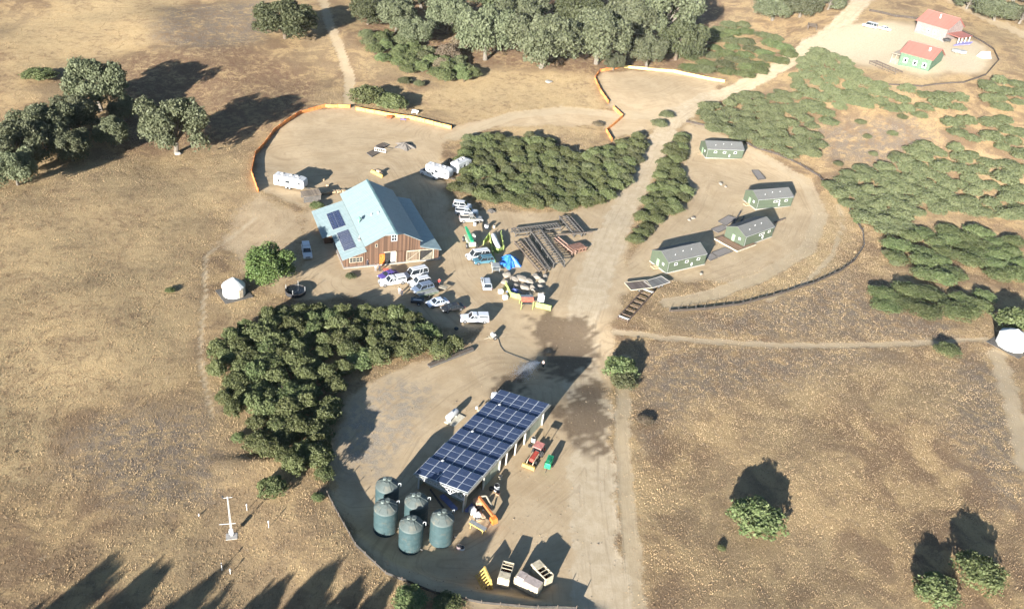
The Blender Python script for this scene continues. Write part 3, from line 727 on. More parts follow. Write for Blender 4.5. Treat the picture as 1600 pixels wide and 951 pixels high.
# ------------------------------------------------------------------ barn
BARNW = stripes('barn_boards', (.125, .072, .046), (.045, .03, .02), .22, 0, .10, .85, var=.5)
BARNWY = stripes('barn_side_boards', (.125, .072, .046), (.045, .03, .02), .22, 1, .10, .85, var=.5)
BROOF = stripes('pale_green_metal_roof', (.28, .355, .36), (.23, .295, .305), .42, 1, .10, .42, metal=.15, var=.05, spec=.5)
BROOFS = mat('roof_trim_metal', (.16, .26, .26), .5, metal=.2, dirt=.1)
PVC = stripes('solar_cells', (.018, .028, .075), (.17, .19, .23), .166, 0, .10, .22, var=.25, spec=.6)
PVC2 = stripes('solar_laminate_strips', (.03, .04, .085), (.22, .23, .26), .42, 1, .22, .25, var=.25, spec=.6)
def framebox(mb, x0, x1, y, z0, z1, t=.14, dpt=.06, m=0):     # window frame in the x-z plane standing proud at y
    mb.box((x0+x1)/2, y, z0+t/2, x1-x0, dpt, t, m=m); mb.box((x0+x1)/2, y, z1-t/2, x1-x0, dpt, t, m=m)
    mb.box(x0+t/2, y, (z0+z1)/2, t, dpt, z1-z0-2*t, m=m); mb.box(x1-t/2, y, (z0+z1)/2, t, dpt, z1-z0-2*t, m=m)
def window(parent, x0, x1, y, z0, z1, fm, nx_=2, nz_=1, t=.14):
    f = MB(); framebox(f, x0, x1, y, z0, z1, t)
    for i in range(1, nx_): f.box(x0+(x1-x0)*i/nx_, y, (z0+z1)/2, .07, .05, z1-z0-2*t)
    for i in range(1, nz_): f.box((x0+x1)/2, y-.003, z0+(z1-z0)*i/nz_, x1-x0-2*t, .05, .07)
    o = f.build('window', fm, parent)
    MB().box((x0+x1)/2, y+.025, (z0+z1)/2, x1-x0-2*t, .02, z1-z0-2*t).build('pane', GLASS, o)
    return o
def slope_slab(pts, th=.12): return MB().slab(pts, th)
BA = Vector((-36.03, 152.78, 0)); BY = rad(24.8)
barn = empty('barn', (BA.x, BA.y, H(BA.x, BA.y)), BY, 'big brown board barn with pale green metal roofs and two roof solar arrays', 'barn')
LW, RX, MX0, MX1, RW, D0, D1 = 0.0, 10.6, 4.75, 16.4, 21.0, 0.0, 24.6     # left wing, ridge, main, right wing
EZ, RZ = 5.15, 8.15
# walls
for pts in ([(MX0, 0, 0), (MX1, 0, 0), (MX1, 0, EZ), (RX, 0, RZ-.12), (MX0, 0, EZ)], [(MX0, D1, 0), (MX0, D1, EZ), (RX, D1, RZ-.12), (MX1, D1, EZ), (MX1, D1, 0)],
            [(LW, 0, 0), (MX0, 0, 0), (MX0, 0, 3.65), (LW, 0, 2.2)], [(MX1, 0, 0), (RW-.3, 0, 0), (RW-.3, 0, 2.35), (MX1, 0, 3.5)],
            [(LW-2.0, D1-1, 0), (LW-2, D1-1, 1.75), (MX0, D1-1, 3.65), (MX0, D1-1, 0)], [(MX1, D1, 0), (MX1, D1, 3.4), (RW-.3, D1, 2.35), (RW-.3, D1, 0)], [(LW-2, 11, 0), (LW, 11, 0), (LW, 11, 2.2), (LW-2, 11, 1.75)]):
    MB().poly(pts).build('wall', BARNW, barn, fix=False)
for pts in ([(MX0, 0, 0), (MX0, 0, EZ), (MX0, D1, EZ), (MX0, D1, 0)], [(MX1, 0, 0), (MX1, D1, 0), (MX1, D1, EZ), (MX1, 0, EZ)], [(LW, 0, 0), (LW, 0, 2.2), (LW, 11, 2.2), (LW, 11, 0)],
            [(LW-2, 11, 0), (LW-2, 11, 1.75), (LW-2, D1-1, 1.75), (LW-2, D1-1, 0)], [(RW-.3, 0, 0), (RW-.3, D1, 0), (RW-.3, D1, 2.35), (RW-.3, 0, 2.35)]):
    MB().poly(pts).build('side_wall', BARNWY, barn, fix=False)
MB().box((RW+LW)/2, D1/2-.2, .02, RW-LW+.4, D1+.6, .2).build('foundation', CONC, barn)
ov = .45
def ribs(mb, p0, p1, q0, q1, n):      # standing seams from eave edge (p0-p1) to ridge edge (q0-q1)
    for i in range(n+1):
        t = i/n; a = Vector(p0).lerp(Vector(p1), t); c = Vector(q0).lerp(Vector(q1), t)
        mb.bar(a+Vector((0, 0, .025)), c+Vector((0, 0, .025)), .05, .05)
sl_ = (RZ-EZ)/(RX-MX0)
r_ = MB().slab([(MX0-ov, -ov, EZ-ov*sl_), (RX-2.0, -ov, RZ-2.0*sl_), (RX, -2.5, RZ+.02), (RX, D1+ov, RZ), (MX0-ov, D1+ov, EZ-ov*sl_)], .12)
ribs(r_, (MX0-ov, 0, EZ-ov*sl_), (MX0-ov, D1, EZ-ov*sl_), (RX-.1, 0, RZ-.05), (RX-.1, D1, RZ-.05), 40); rf = r_.build('roof', BROOF, barn)
sr = (RZ-EZ)/(MX1-RX)
r_ = MB().slab([(RX, D1+ov, RZ), (RX, -2.5, RZ+.02), (RX+2.0, -ov, RZ-2.0*sr), (MX1+ov, -ov, EZ-ov*sr), (MX1+ov, D1+ov, EZ-ov*sr)], .12)
ribs(r_, (MX1+ov, 0, EZ-ov*sr), (MX1+ov, D1, EZ-ov*sr), (RX+.1, 0, RZ-.05), (RX+.1, D1, RZ-.05), 40); r_.build('roof', BROOF, barn)
MB().bar((RX, -2.5, RZ+.06), (RX, D1+ov, RZ+.04), .45, .08).build('ridge_cap', BROOFS, rf)
def wz(x): return 3.72+(x-MX0)*.31 if x > 0 else 3.72-MX0*.31+x*.27
r_ = MB().slab([(-ov, -ov, wz(-ov)), (MX0-.05, -ov, wz(MX0)), (MX0-.05, D1-.6, wz(MX0)), (-2.5, D1-.6, wz(-2.5)), (-2.5, 10.8, wz(-2.5)), (-ov, 10.8, wz(-ov))], .12)
ribs(r_, (-ov, 0, wz(-ov)), (-ov, 10.6, wz(-ov)), (MX0-.1, 0, wz(MX0)), (MX0-.1, 10.6, wz(MX0)), 18); ribs(r_, (-2.5, 11, wz(-2.5)), (-2.5, D1-.8, wz(-2.5)), (MX0-.1, 11, wz(MX0)), (MX0-.1, D1-.8, wz(MX0)), 22)
lwr = r_.build('roof', BROOF, barn)
r_ = MB().slab([(MX1+.05, -ov, 3.55), (RW+.2, -ov, 2.32), (RW+.2, D1+ov, 2.32), (MX1+.05, D1+ov, 3.55)], .12)
ribs(r_, (MX1+.1, 0, 3.55), (MX1+.1, D1, 3.55), (RW+.2, 0, 2.32), (RW+.2, D1, 2.32), 42); r_.build('roof', BROOF, barn)
window(barn, 10.0, 11.3, -.07, 5.3, 7.0, WHITE, 2, 2)
window(barn, 1.1, 4.0, -.07, 1.05, 2.25, CREAM, 4, 2)
window(barn, 6.6, 7.1, -.07, 4.2, 5.0, CREAM, 1, 1, .08)
# doorway: dark opening, white inner leaf, orange open door
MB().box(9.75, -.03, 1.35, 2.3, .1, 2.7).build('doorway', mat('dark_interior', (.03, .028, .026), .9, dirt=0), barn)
MB().box(10.55, -.12, 1.55, 1.1, .06, 2.3).build('inner_panel', WHITE, barn)
b = MB(); b.box(8.1, -.14, 1.25, 1.15, .08, 2.45); b.bar((7.6, -.2, .15), (8.6, -.2, 2.35), .1, .05); b.bar((8.6, -.2, .15), (7.6, -.2, 2.35), .1, .05); b.build('door', ORNG, barn)
b = MB(); b.box(9.75, -.1, 2.82, 2.6, .12, .2); b.box(11.15, -.1, 1.35, .2, .1, 2.7); b.build('door_frame', CREAM, barn)
b = MB(); b.box(12.15, -.12, 1.4, 1.6, .1, 2.7); b.build('sliding_door', BARNW, barn)
sd2 = MB().box(14.9, -.16, 1.35, 2.9, .1, 2.4); o = sd2.build('sliding_door', stripes('grey_boards', (.17, .125, .085), (.06, .045, .03), .2, 0, .12, .9, var=.35), barn)
b = MB(); framebox(b, 13.4, 16.4, -.24, .15, 2.6, .12); b.bar((13.5, -.24, .3), (16.3, -.24, 2.4), .12, .06); b.build('door_frame', CREAM, o)
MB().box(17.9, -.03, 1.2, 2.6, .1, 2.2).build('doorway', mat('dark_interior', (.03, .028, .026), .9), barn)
b = MB(); b.box(19.45, -.12, 1.25, .25, .12, 2.5); b.bar((13.4, -.3, 2.72), (19.4, -.3, 2.62), .12, .18); b.build('door_track', CREAM, barn)
b = MB(); b.slab([(16.7, -.13, .12), (19.2, -.13, .12), (19.2, -.13, 2.0)], .02); b.build('canvas_flap', CREAM, barn, fix=True)
# chimneys and vents
b = MB(); b.cyl((5.2, 9.2, 4.3), (5.2, 9.2, 6.3), .17, .17, 10); b.cyl((5.2, 9.2, 6.3), (5.2, 9.2, 6.55), .50, .50, 12); b.cyl((5.2, 9.2, 6.55), (5.2, 9.2, 6.9), .48, .1, 12); b.build('chimney', GRN if False else mat('green_flue', (.16, .33, .25), .6), barn)
b = MB(); b.box(4.2, 4.6, 3.85, .5, .7, .5); b.cyl((4.2, 4.6, 4.1), (4.5, 5.0, 5.0), .08, .08, 8); b.build('vent', GALV, barn)
for vx, vy in ((8.0, 9.6), (9.3, 8.9)): MB().cyl((vx, vy, EZ+(vx-MX0)*sl_-.1), (vx, vy, EZ+(vx-MX0)*sl_+.45), .13, .13, 10).build('vent', WHITE, barn)
# roof solar arrays (left: two columns, right: strips)
def barn_array(x0, x1, y0, y1, cols, rows, m, name='solar_array'):
    e = MB(); zc = lambda x: wz(x)+.10
    e.slab([(x0-.06, y0-.06, zc(x0)), (x1+.06, y0-.06, zc(x1)), (x1+.06, y1+.06, zc(x1)), (x0-.06, y1+.06, zc(x0))], .05); fr = e.build(name, GALV, barn)
    for i in range(cols):
        for j in range(rows):
            a, c = x0+(x1-x0)*i/cols+.03, x0+(x1-x0)*(i+1)/cols-.03; d, f_ = y0+(y1-y0)*j/rows+.03, y0+(y1-y0)*(j+1)/rows-.03
            MB().slab([(a, d, zc(a)+.03), (c, d, zc(c)+.03), (c, f_, zc(c)+.03), (a, f_, zc(a)+.03)], .025).build('solar_module', m, fr)
barn_array(.2, 3.0, 12.6, 20.3, 2, 10, PVC); barn_array(.6, 3.1, 2.6, 10.6, 1, 12, PVC2)
# small lean-to behind the barn and boards
g = G(486, 312)
e = empty('garden_shed', (g.x, g.y, g.z), BY+.05, 'small weathered board shelter behind the barn, half in green weeds', 'shed')
MB().slab([(-2.2, -1.6, 1.7), (2.2, -1.6, 2.0), (2.2, 1.6, 2.0), (-2.2, 1.6, 1.7)], .1).build('roof', stripes('grey_boards2', (.20, .16, .12), (.09, .07, .05), .25, 0, .1, .9), e)
MB().box(0, -1.45, .85, 4.1, .08, 1.6).build('wall', WOODG, e); MB().box(0, 1.45, .85, 4.1, .08, 1.6).build('wall', WOODG, e); MB().box(2.0, 0, .9, .08, 2.8, 1.7).build('wall', WOODG, e)
g = G(528, 300)
e = empty('lumber_rack', (g.x-.5, g.y-1.0, g.z), BY, 'rack of pale cut lumber in the shade behind the barn', 'lumber')
for i in range(5): MB().box(-3+i*1.3, 0, .55, .9, 1.0, .5, rz=.1*i).build('lumber_bundle', WOODB, e)
b = MB()
for i in range(4): b.box(-3.2+i*1.9, 0, .15, .15, 1.3, .3)
b.build('bearer', WOODD, e)

# ------------------------------------------------------------------ solar shed
SY = rad(63.0); SL = 24.3
S0 = Vector((-3.45, 88.0, 0))              # below the east (high) eave, south end
shed = empty('solar_shed', (S0.x, S0.y, H(S0.x, S0.y)), SY, 'long open sided shed with six bands of blue solar panels on its roof', 'shed')
# local x runs along the shed (0..SL), local y to the west (0..SW); high side at y=0
SW, HE, HW = 8.5, 4.35, 3.0
def shz(y): return HE+(HW-HE)*y/SW
SIDING = stripes('pale_green_siding', (.36, .38, .29), (.20, .21, .16), .40, 0, .18, .7, var=.12)
MB().slab([(-.4, -.5, shz(-.5)), (SL+.4, -.5, shz(-.5)), (SL+.4, SW+.4, shz(SW+.4)), (-.4, SW+.4, shz(SW+.4))], .1).build('roof', mat('dull_metal_roof', (.30, .31, .29), .5, metal=.3), shed)
b = MB(); b.box(SL/2, -.53, shz(-.5)-.16, SL+.9, .06, .34); b.box(SL/2, SW+.43, shz(SW+.4)-.13, SL+.9, .06, .26); b.build('fascia', mat('taupe_trim', (.33, .31, .26), .7), shed)
# west wall and back half walls
MB().box(SL/2, SW-.1, 1.4, SL-.4, .12, 2.8).build('wall', SIDING, shed)
for x0, x1 in ((.2, 1.2), (5.6, 10.3), (18.2, 24.2)):
    MB().box((x0+x1)/2, .42, 2.0, x1-x0, .1, 3.95).build('wall', SIDING, shed)
for x0, x1 in ((.2, 5.6), (10.3, 18.2)): MB().box((x0+x1)/2, .42, 3.75, x1-x0, .1, .5).build('wall_header', SIDING, shed)
MB().box(SL-.1, SW/2+.4, 1.7, .1, SW-1.4, 3.2).build('wall', SIDING, shed)
MB().box(1.6, SW/2+.6, 1.3, .1, SW-1.6, 2.5).build('wall', mat('pale_green_board', (.40, .42, .33), .8), shed)
OFFW = mat('offwhite_timber', (.50, .48, .43), .7)
for x in (0.1, 5.6, 10.3, 12.4, 15.2, 18.2, SL-.1):
    MB().box(x, .25, shz(.25)/2-.05, .2, .2, shz(.25)-.1).build('post', OFFW, shed)
for x in (10.3, 12.4, 15.2): MB().bar((x, .25, 0), (x+.9, .7, 3.6), .16, .16).build('brace', OFFW, shed)
for x in (0.1, SL-.1): MB().box(x, SW-.3, 1.4, .2, .2, 2.8).build('post', WHITE, shed)
# open end truss
b = MB(); yb = lambda y: 2.75+(2.55-2.75)*y/SW
b.bar((-.25, 0, shz(0)-.18), (-.25, SW, shz(SW)-.18), .12, .14); b.bar((-.25, 0, 2.75), (-.25, SW, 2.55), .12, .14)
n = 7
for i in range(n+1): 
    y = i*SW/n; b.bar((-.25, y, yb(y)), (-.25, y, shz(y)-.2), .09, .09)
    if i < n:
        y2 = y+SW/n; b.bar((-.25, y, yb(y)), (-.25, y2, shz(y2)-.2), .07, .07); b.bar((-.25, y, shz(y)-.2), (-.25, y2, yb(y2)), .07, .07)
b.build('truss', WHITE, shed)
MODM = stripes('shed_solar_cells', (.034, .05, .098), (.07, .085, .13), .17, 1, .06, .15, var=.12, spec=.6)
mod_me = None
bw = (SL+.5)/6
for i in range(6):
    xa, xb = -.25+i*bw+.07, -.25+(i+1)*bw-.22
    th = .25
    def pz(x, y): return shz(y)+.10+th*(x-xa)/(xb-xa)*1.1
    fr = MB().slab([(xa, -.4, pz(xa, -.4)), (xb, -.4, pz(xb, -.4)), (xb, SW+.3, pz(xb, SW+.3)), (xa, SW+.3, pz(xa, SW+.3))], .06).build('solar_array', mat('panel_frame', (.46, .48, .50), .45, metal=.1, dirt=.1), shed)
    for j in range(5):
        for k in range(3):
            y0 = -.4+(SW+.7)*j/5+.06; y1 = -.4+(SW+.7)*(j+1)/5-.06; x0 = xa+(xb-xa)*k/3+.055; x1 = xa+(xb-xa)*(k+1)/3-.045
            MB().slab([(x0, y0, pz(x0, y0)+.02), (x1, y0, pz(x1, y0)+.02), (x1, y1, pz(x1, y1)+.02), (x0, y1, pz(x0, y1)+.02)], .018).build('solar_module', MODM, fr)
for i in (1, 3, 5): MB().box(-.25+i*bw-.05, SW*.78, shz(SW*.78)+.32, .35, .35, .25).build('junction_box', WHITE, shed)

# ------------------------------------------------------------------ water tanks
TANKM = mat('tank_plastic', (.042, .072, .076), .55, var=.10, scale=1.2, dirt=.22)
TANKT = mat('tank_top_plastic', (.088, .108, .102), .65, var=.12, scale=1.2, dirt=.4)
tlab = ['dark green water tank, back left one nearest the shed shadow', 'dark green water tank at the far left, front row', 'dark green water tank in the middle, against the shed end', 'dark green water tank nearest the picture bottom', 'dark green water tank on the right, below the shed corner']
tkg = [(603, 793), (601, 828), (648, 818), (640, 855), (688, 845)]
for (px, py), lb in zip(tkg, tlab):
    g = G(px, py); g = Vector((g.x+.05, g.y+.35, 0)); z = H(g.x, g.y)
    e = empty('water_tank', (g.x, g.y, z), rnd.uniform(-.3, .5), lb, 'water tank', 'water tanks beside the solar shed'); e.scale = (1.02, 1.02, 1.27)
    MB().lathe([(0.0, 0), (1.64, 0), (1.66, .15), (1.62, .6), (1.66, .75), (1.62, 1.4), (1.66, 1.55), (1.62, 2.2), (1.66, 2.35), (1.62, 3.0), (1.66, 3.12), (1.66, 3.3)], 40).build('tank_body', TANKM, e, smooth=False)
    t = MB().lathe([(1.66, 3.3), (1.60, 3.42), (1.35, 3.58), (.9, 3.85), (.45, 4.02), (0, 4.06)], 40)
    for k in range(8):
        a = k*math.pi/4; t.bar((math.cos(a)*1.5, math.sin(a)*1.5, 3.52), (math.cos(a)*.5, math.sin(a)*.5, 4.04), .09, .07)
    top = t.build('tank_top', TANKT, e)
    b = MB(); b.cyl((.25, .25, 3.95), (.25, .25, 4.22), .30, .30, 16); b.cyl((.25, .25, 4.22), (.25, .25, 4.27), .35, .33, 16); b.build('lid', TANKT, e)
    MB().cyl((-.45, .15, 3.9), (-.45, .15, 4.16), .26, .24, 14).build('hatch', mat('tank_hatch', (.20, .24, .22), .6), e)
    b = MB(); b.tube([(1.45, .4, 3.4), (1.55, .45, 3.75), (1.85, .5, 3.75), (1.85, .5, 3.3)], .05, 8); b.build('overflow_pipe', mat('grey_pipe', (.40, .42, .42), .5), e)
    MB().cyl((1.6, -.5, .35), (1.95, -.6, .35), .09, .09, 8).build('outlet', DARKM, e)

# ------------------------------------------------------------------ green cabins
CABW = stripes('green_siding', (.080, .100, .066), (.060, .076, .050), .3, 2, .10, .7, var=.06)
CABR = mat('grey_shingle_roof', (.135, .135, .128), .85, scale=6, var=.15, bump=.2, dirt=.15)
def cabin(bl, br, lb, wins, deck=False):
    a, c = G(*bl), G(*br); z = min(a.z, c.z); yw = yaw(a, c); L = 11.4; mid = (a+c)/2
    D, HE_, HR = 5.9, 3.05, 4.45
    dx, dy = math.cos(yw), math.sin(yw); ox, oy = mid.x-dx*L/2, mid.y-dy*L/2
    e = empty('cabin', (ox, oy, z-.02), yw, lb, 'cabin', 'green cabins in a row')
    b = MB(); b.poly([(0, 0, 0), (L, 0, 0), (L, 0, HE_), (0, 0, HE_)]).poly([(0, D, 0), (0, D, HE_), (L, D, HE_), (L, D, 0)])
    b.poly([(0, 0, 0), (0, 0, HE_), (0, D/2, HR-.12), (0, D, HE_), (0, D, 0)]).poly([(L, 0, 0), (L, D, 0), (L, D, HE_), (L, D/2, HR-.12), (L, 0, HE_)])
    b.build('wall', CABW, e, fix=False)
    MB().box(L/2, D/2, .12, L+.16, D+.16, .3).build('skirting', CONC, e)
    s = (HR-HE_)/(D/2); o_ = .12
    r1 = MB().slab([(-o_, -o_, HE_-o_*s+.03), (L+o_, -o_, HE_-o_*s+.03), (L+o_, D/2, HR), (-o_, D/2, HR)], .1); r1.slab([(-o_, D/2, HR), (L+o_, D/2, HR), (L+o_, D+o_, HE_-o_*s+.03), (-o_, D+o_, HE_-o_*s+.03)], .1)
    rf = r1.build('roof', CABR, e)
    for vx in (2.8, 5.4, 7.9): 
        vy = 1.2+.5*(vx > 4); MB().cyl((vx, vy, HE_+vy*s-.1), (vx, vy, HE_+vy*s+.28), .07, .07, 8).build('vent_pipe', WHITE, rf)
    for x0, x1, z0, z1, nn in wins: window(e, x0, x1, -.04, z0, z1, WHITE, nn, 1, .11)
    MB().box(L*.63, -.12, 1.15, .28, .2, .75).build('meter_box', WHITE, e)
    o = MB().box(-.05, D*.55, 1.05, .06, .9, 2.05).build('door', mat('pale_green_door', (.22, .32, .20), .6), e)
    MB().box(-.10, D*.55-.33, 1.05, .05, .06, .14).build('handle', STEEL, o)
    MB().box(-.06, D*.25, 1.75, .06, .6, .6).build('window', WHITE, e)
    b = MB(); b.box(-.75, D*.55, .12, 1.2, 1.5, .22); b.box(-.35, D*.55, .27, .5, 1.1, .16); b.build('step', WOODB, e)
    b = MB(); b.box(L/2, -.16, HE_-.10, L+.1, .10, .10); b.bar((.12, -.14, HE_-.15), (.12, -.14, .1), .07, .07); b.build('gutter', GALV, e)
    return e
cabin((1105, 247.5), (1156.5, 248), 'green cabin at the top of the row with three square white windows', [(2.2, 3.1, 1.75, 2.4, 1), (5.0, 5.9, 1.75, 2.4, 1), (8.4, 9.3, 1.75, 2.4, 1)])
cabin((1180, 328), (1236, 322), 'green cabin second from the top with a double window and a single one', [(5.2, 7.2, 1.75, 2.4, 2), (8.8, 9.7, 1.75, 2.4, 1)])
cabin((1160, 387), (1206, 370), 'green cabin with a brown wooden deck around its left end', [(5.6, 7.6, 1.75, 2.4, 2), (9.1, 10.0, 1.75, 2.4, 1)])
cabin((1043, 427), (1098, 414), 'green cabin nearest the main road, with a shadow over bare dirt behind', [(1.9, 2.8, 1.75, 2.4, 1), (5.1, 6.0, 1.75, 2.4, 1), (8.6, 9.5, 1.75, 2.4, 1)])
# deck by the third cabin
a = G(1160, 387); c = G(1206, 370); yw = yaw(a, c); DECKM = stripes('brown_deck_boards', (.27, .17, .11), (.12, .08, .05), .16, 0, .12, .85)
e = empty('deck', (a.x, a.y, a.z), yw, 'brown board deck with pale edge around the left end of a green cabin', 'deck')
b = MB(); b.slab([(-3.2, 6.2, .42), (-3.2, -.9, .42), (4.0, -.9, .42), (4.0, -.12, .42), (-.15, -.12, .42), (-.15, 6.2, .42)], .12); b.build('deck_boards', DECKM, e)
b = MB(); b.box(-3.27, 2.65, .30, .08, 7.2, .42); b.box(.35, -.97, .30, 7.3, .08, .42); b.build('edge_board', CREAM, e)
# flat pads
def pad(pts, name, lb, cat, m, m2, th=.18, edge=True, group=None):
    W = [G(*p) for p in pts]; c = sum(W, Vector())/len(W); z = max(H(q.x, q.y) for q in W)+th*.6
    yw = yaw(W[0], W[1]); cs, sn = math.cos(-yw), math.sin(-yw)
    e = empty(name, (c.x, c.y, z), yw, lb, cat, group)
    L = [((q.x-c.x)*cs-(q.y-c.y)*sn, (q.x-c.x)*sn+(q.y-c.y)*cs, 0) for q in W]
    MB().slab([(x*.96, y*.96, .03) for x, y, _ in L], .08).build('top_surface', m, e)
    b = MB()
    for i in range(len(L)):
        b.bar(Vector(L[i])+Vector((0, 0, -th/2+.02)), Vector(L[(i+1) % len(L)])+Vector((0, 0, -th/2+.02)), .14, th+.1)
    b.build('border', m2, e); return e
PADM = mat('grey_gravel', (.23, .205, .185), .95, scale=9, var=.25)
pads = [([(1134.5, 353), (1151, 341.5), (1138, 337.5), (1122, 346.5)], 'grey flat tent pad, upper one left of the decked cabin'),
        ([(1121.8, 364), (1138, 356.6), (1128, 352.5), (1111, 358.5)], 'grey flat tent pad, lower one left of the decked cabin'),
        ([(1123, 402), (1145, 393), (1132, 387.5), (1112, 395.5)], 'grey flat tent pad between the decked cabin and the road cabin'),
        ([(1110, 407.5), (1121, 403), (1112, 396.5), (1100.5, 401)], 'small grey tent pad touching the right end of the road cabin'),
        ([(1184, 283), (1195.5, 281), (1185, 266.5), (1174.5, 267)], 'narrow grey tent pad above the second green cabin')]
for p_, lb in pads: pad(p_, 'tent_pad', lb, 'pad', PADM, WOODG, .2, group='flat pads between the cabins')
# boards lying near third cabin
def plank(p0, p1, wd, ht, m, name, lb, cat, lift=0.0):
    a, c = G(*p0), G(*p1); mid = (a+c)/2; o = MB().box(0, 0, ht/2, (a-c).length, wd, ht).build(name, m)
    o.location = (mid.x, mid.y, H(mid.x, mid.y)+lift+.01); o.rotation_euler = (0, 0, yaw(a, c)); return tag(o, lb, cat)
plank((1138, 365), (1157, 332), .35, .5, WOODG, 'timber_wall', 'long low timber wall running from the deck towards the second cabin', 'wall')
plank((1147, 366), (1162, 340), .35, .4, WOODG, 'timber_wall', 'shorter low timber edging beside the long one, left of the decked cabin', 'wall')
plank((1209, 349), (1227, 342), .3, .35, WOODD, 'timber_beam', 'dark beam on the ground right of the decked cabin roof', 'beam')
a = plank((670, 573), (738, 547), .9, .45, WOODG, 'feed_trough', 'long narrow grey trough lying on bare dirt below the thicket tip', 'trough')
b = MB(); b.box(0, 0, .46, 10.2, .62, .03); b.build('trough_inside', WOODD, a)

# ------------------------------------------------------------------ red roofed houses
RROOF = stripes('red_metal_roof', (.36, .135, .105), (.30, .11, .09), .5, 0, .1, .5, var=.05)
def redhouse(bl, br, D, HE_, HR, wallm, lb, wins, porch=None):
    a, c = G(*bl), G(*br); z = min(a.z, c.z); yw = yaw(a, c); L = (c-a).length
    e = empty('house', (a.x, a.y, z-.1), yw, lb, 'house')
    b = MB(); b.poly([(0, 0, 0), (L, 0, 0), (L, 0, HE_), (0, 0, HE_)]).poly([(0, D, 0), (0, D, HE_), (L, D, HE_), (L, D, 0)])
    b.poly([(0, 0, 0), (0, 0, HE_), (0, D/2, HR-.12), (0, D, HE_), (0, D, 0)]).poly([(L, 0, 0), (L, D, 0), (L, D, HE_), (L, D/2, HR-.12), (L, 0, HE_)])
    b.build('wall', wallm, e, fix=False); s = (HR-HE_)/(D/2); o_ = .5
    r1 = MB().slab([(-o_, -o_, HE_-o_*s+.05), (L+o_, -o_, HE_-o_*s+.05), (L+o_, D/2, HR), (-o_, D/2, HR)], .12); r1.slab([(-o_, D/2, HR), (L+o_, D/2, HR), (L+o_, D+o_, HE_-o_*s+.05), (-o_, D+o_, HE_-o_*s+.05)], .12)
    rf = r1.build('roof', RROOF, e)
    MB().bar((-o_, D/2, HR+.06), (L+o_, D/2, HR+.06), .4, .08).build('ridge_cap', mat('pink_ridge', (.50, .22, .18), .5), rf)
    for x0, x1, z0, z1 in wins: window(e, x0, x1, -.06, z0, z1, WHITE, 1, 1, .28)
    return e, L
GREENH = mat('pale_green_wall', (.10, .16, .105), .8); PALEH = mat('pale_pink_wall', (.23, .185, .17), .8)
e, L = redhouse((1402, 102), (1450, 112), 11.0, 4.8, 7.6, GREENH, 'red roofed house with pale green walls and three white framed windows', [(1.4, 2.7, 1.5, 3.1), (4.6, 5.9, 1.5, 3.1), (7.7, 9.0, 1.5, 3.1)])
MB().slab([(-2.8, -.3, 3.6), (-.1, -.3, 3.6), (-.1, 10.6, 3.6), (-2.8, 10.6, 3.6)], .15).build('porch_roof', mat('sand_roof', (.40, .34, .26), .8), e)
b = MB()
for y in (0, 4.2, 8.4): b.box(-2.6, y, 1.6, .2, .2, 3.2)
b.build('porch_post', CREAM, e)
MB().box(-1.4, .4, 1.0, 2.4, .12, 2.0).build('porch_wall', mat('sand_wall', (.22, .18, .14), .8), e)
MB().box(7.5, 3.4, 6.8, .5, .5, 1.3).build('chimney', WHITE, e)
e, L = redhouse((1428, 50), (1474, 66), 10.5, 4.8, 8.0, PALEH, 'larger red roofed house with pale walls, at the back of the white pad', [(.8, 1.8, 1.6, 3.1), (4.6, 5.6, 1.6, 3.1), (6.9, 7.9, 1.6, 3.1)])
MB().slab([(L+.1, .2, 3.2), (L+4.8, 1.0, 2.8), (L+4.8, 9.5, 2.8), (L+.1, 9.8, 3.2)], .15).build('porch_roof', RROOF, e)
for y in (1.2, 3.5, 6.0, 8.8): MB().box(L+4.4, y, 1.4, .2, .2, 2.8).build('post', WHITE, e)
MB().cyl((6, 3.2, 6.2), (6, 3.2, 8.0), .22, .22, 8).build('chimney', WHITE, e)

# ------------------------------------------------------------------ vehicles
def paint(name, c, rough=.3): return mat(name, c, rough, metal=.05, var=.04, dirt=.12, spec=.6)
VW = paint('white_car_paint', (.60, .61, .62)); VS = paint('silver_car_paint', (.42, .45, .48)); VK = paint('black_car_paint', (.025, .027, .03))
VB = paint('blue_grey_car_paint', (.16, .20, .27)); VP = paint('violet_car_paint', (.09, .06, .26)); VT = paint('tan_car_paint', (.36, .34, .30)); VT2 = paint('teal_car_paint', (.07, .17, .22))
LAMPR = mat('red_lamp', (.45, .02, .02), .3, dirt=0); LAMPW = mat('clear_lamp', (.75, .75, .72), .2, dirt=0)
def wheel(parent, x, y, r=.36, wd=.24):
    s = 1 if y > 0 else -1
    w_ = empty('wheel', (x, y, r), 0); w_.parent = parent
    MB().cyl((0, -wd/2, 0), (0, wd/2, 0), r, r, 16).build('tyre', TYRE, w_)
    MB().cyl((0, s*(wd/2-.02), 0), (0, s*(wd/2+.015), 0), r*.6, r*.55, 12).build('rim', RIM, w_)
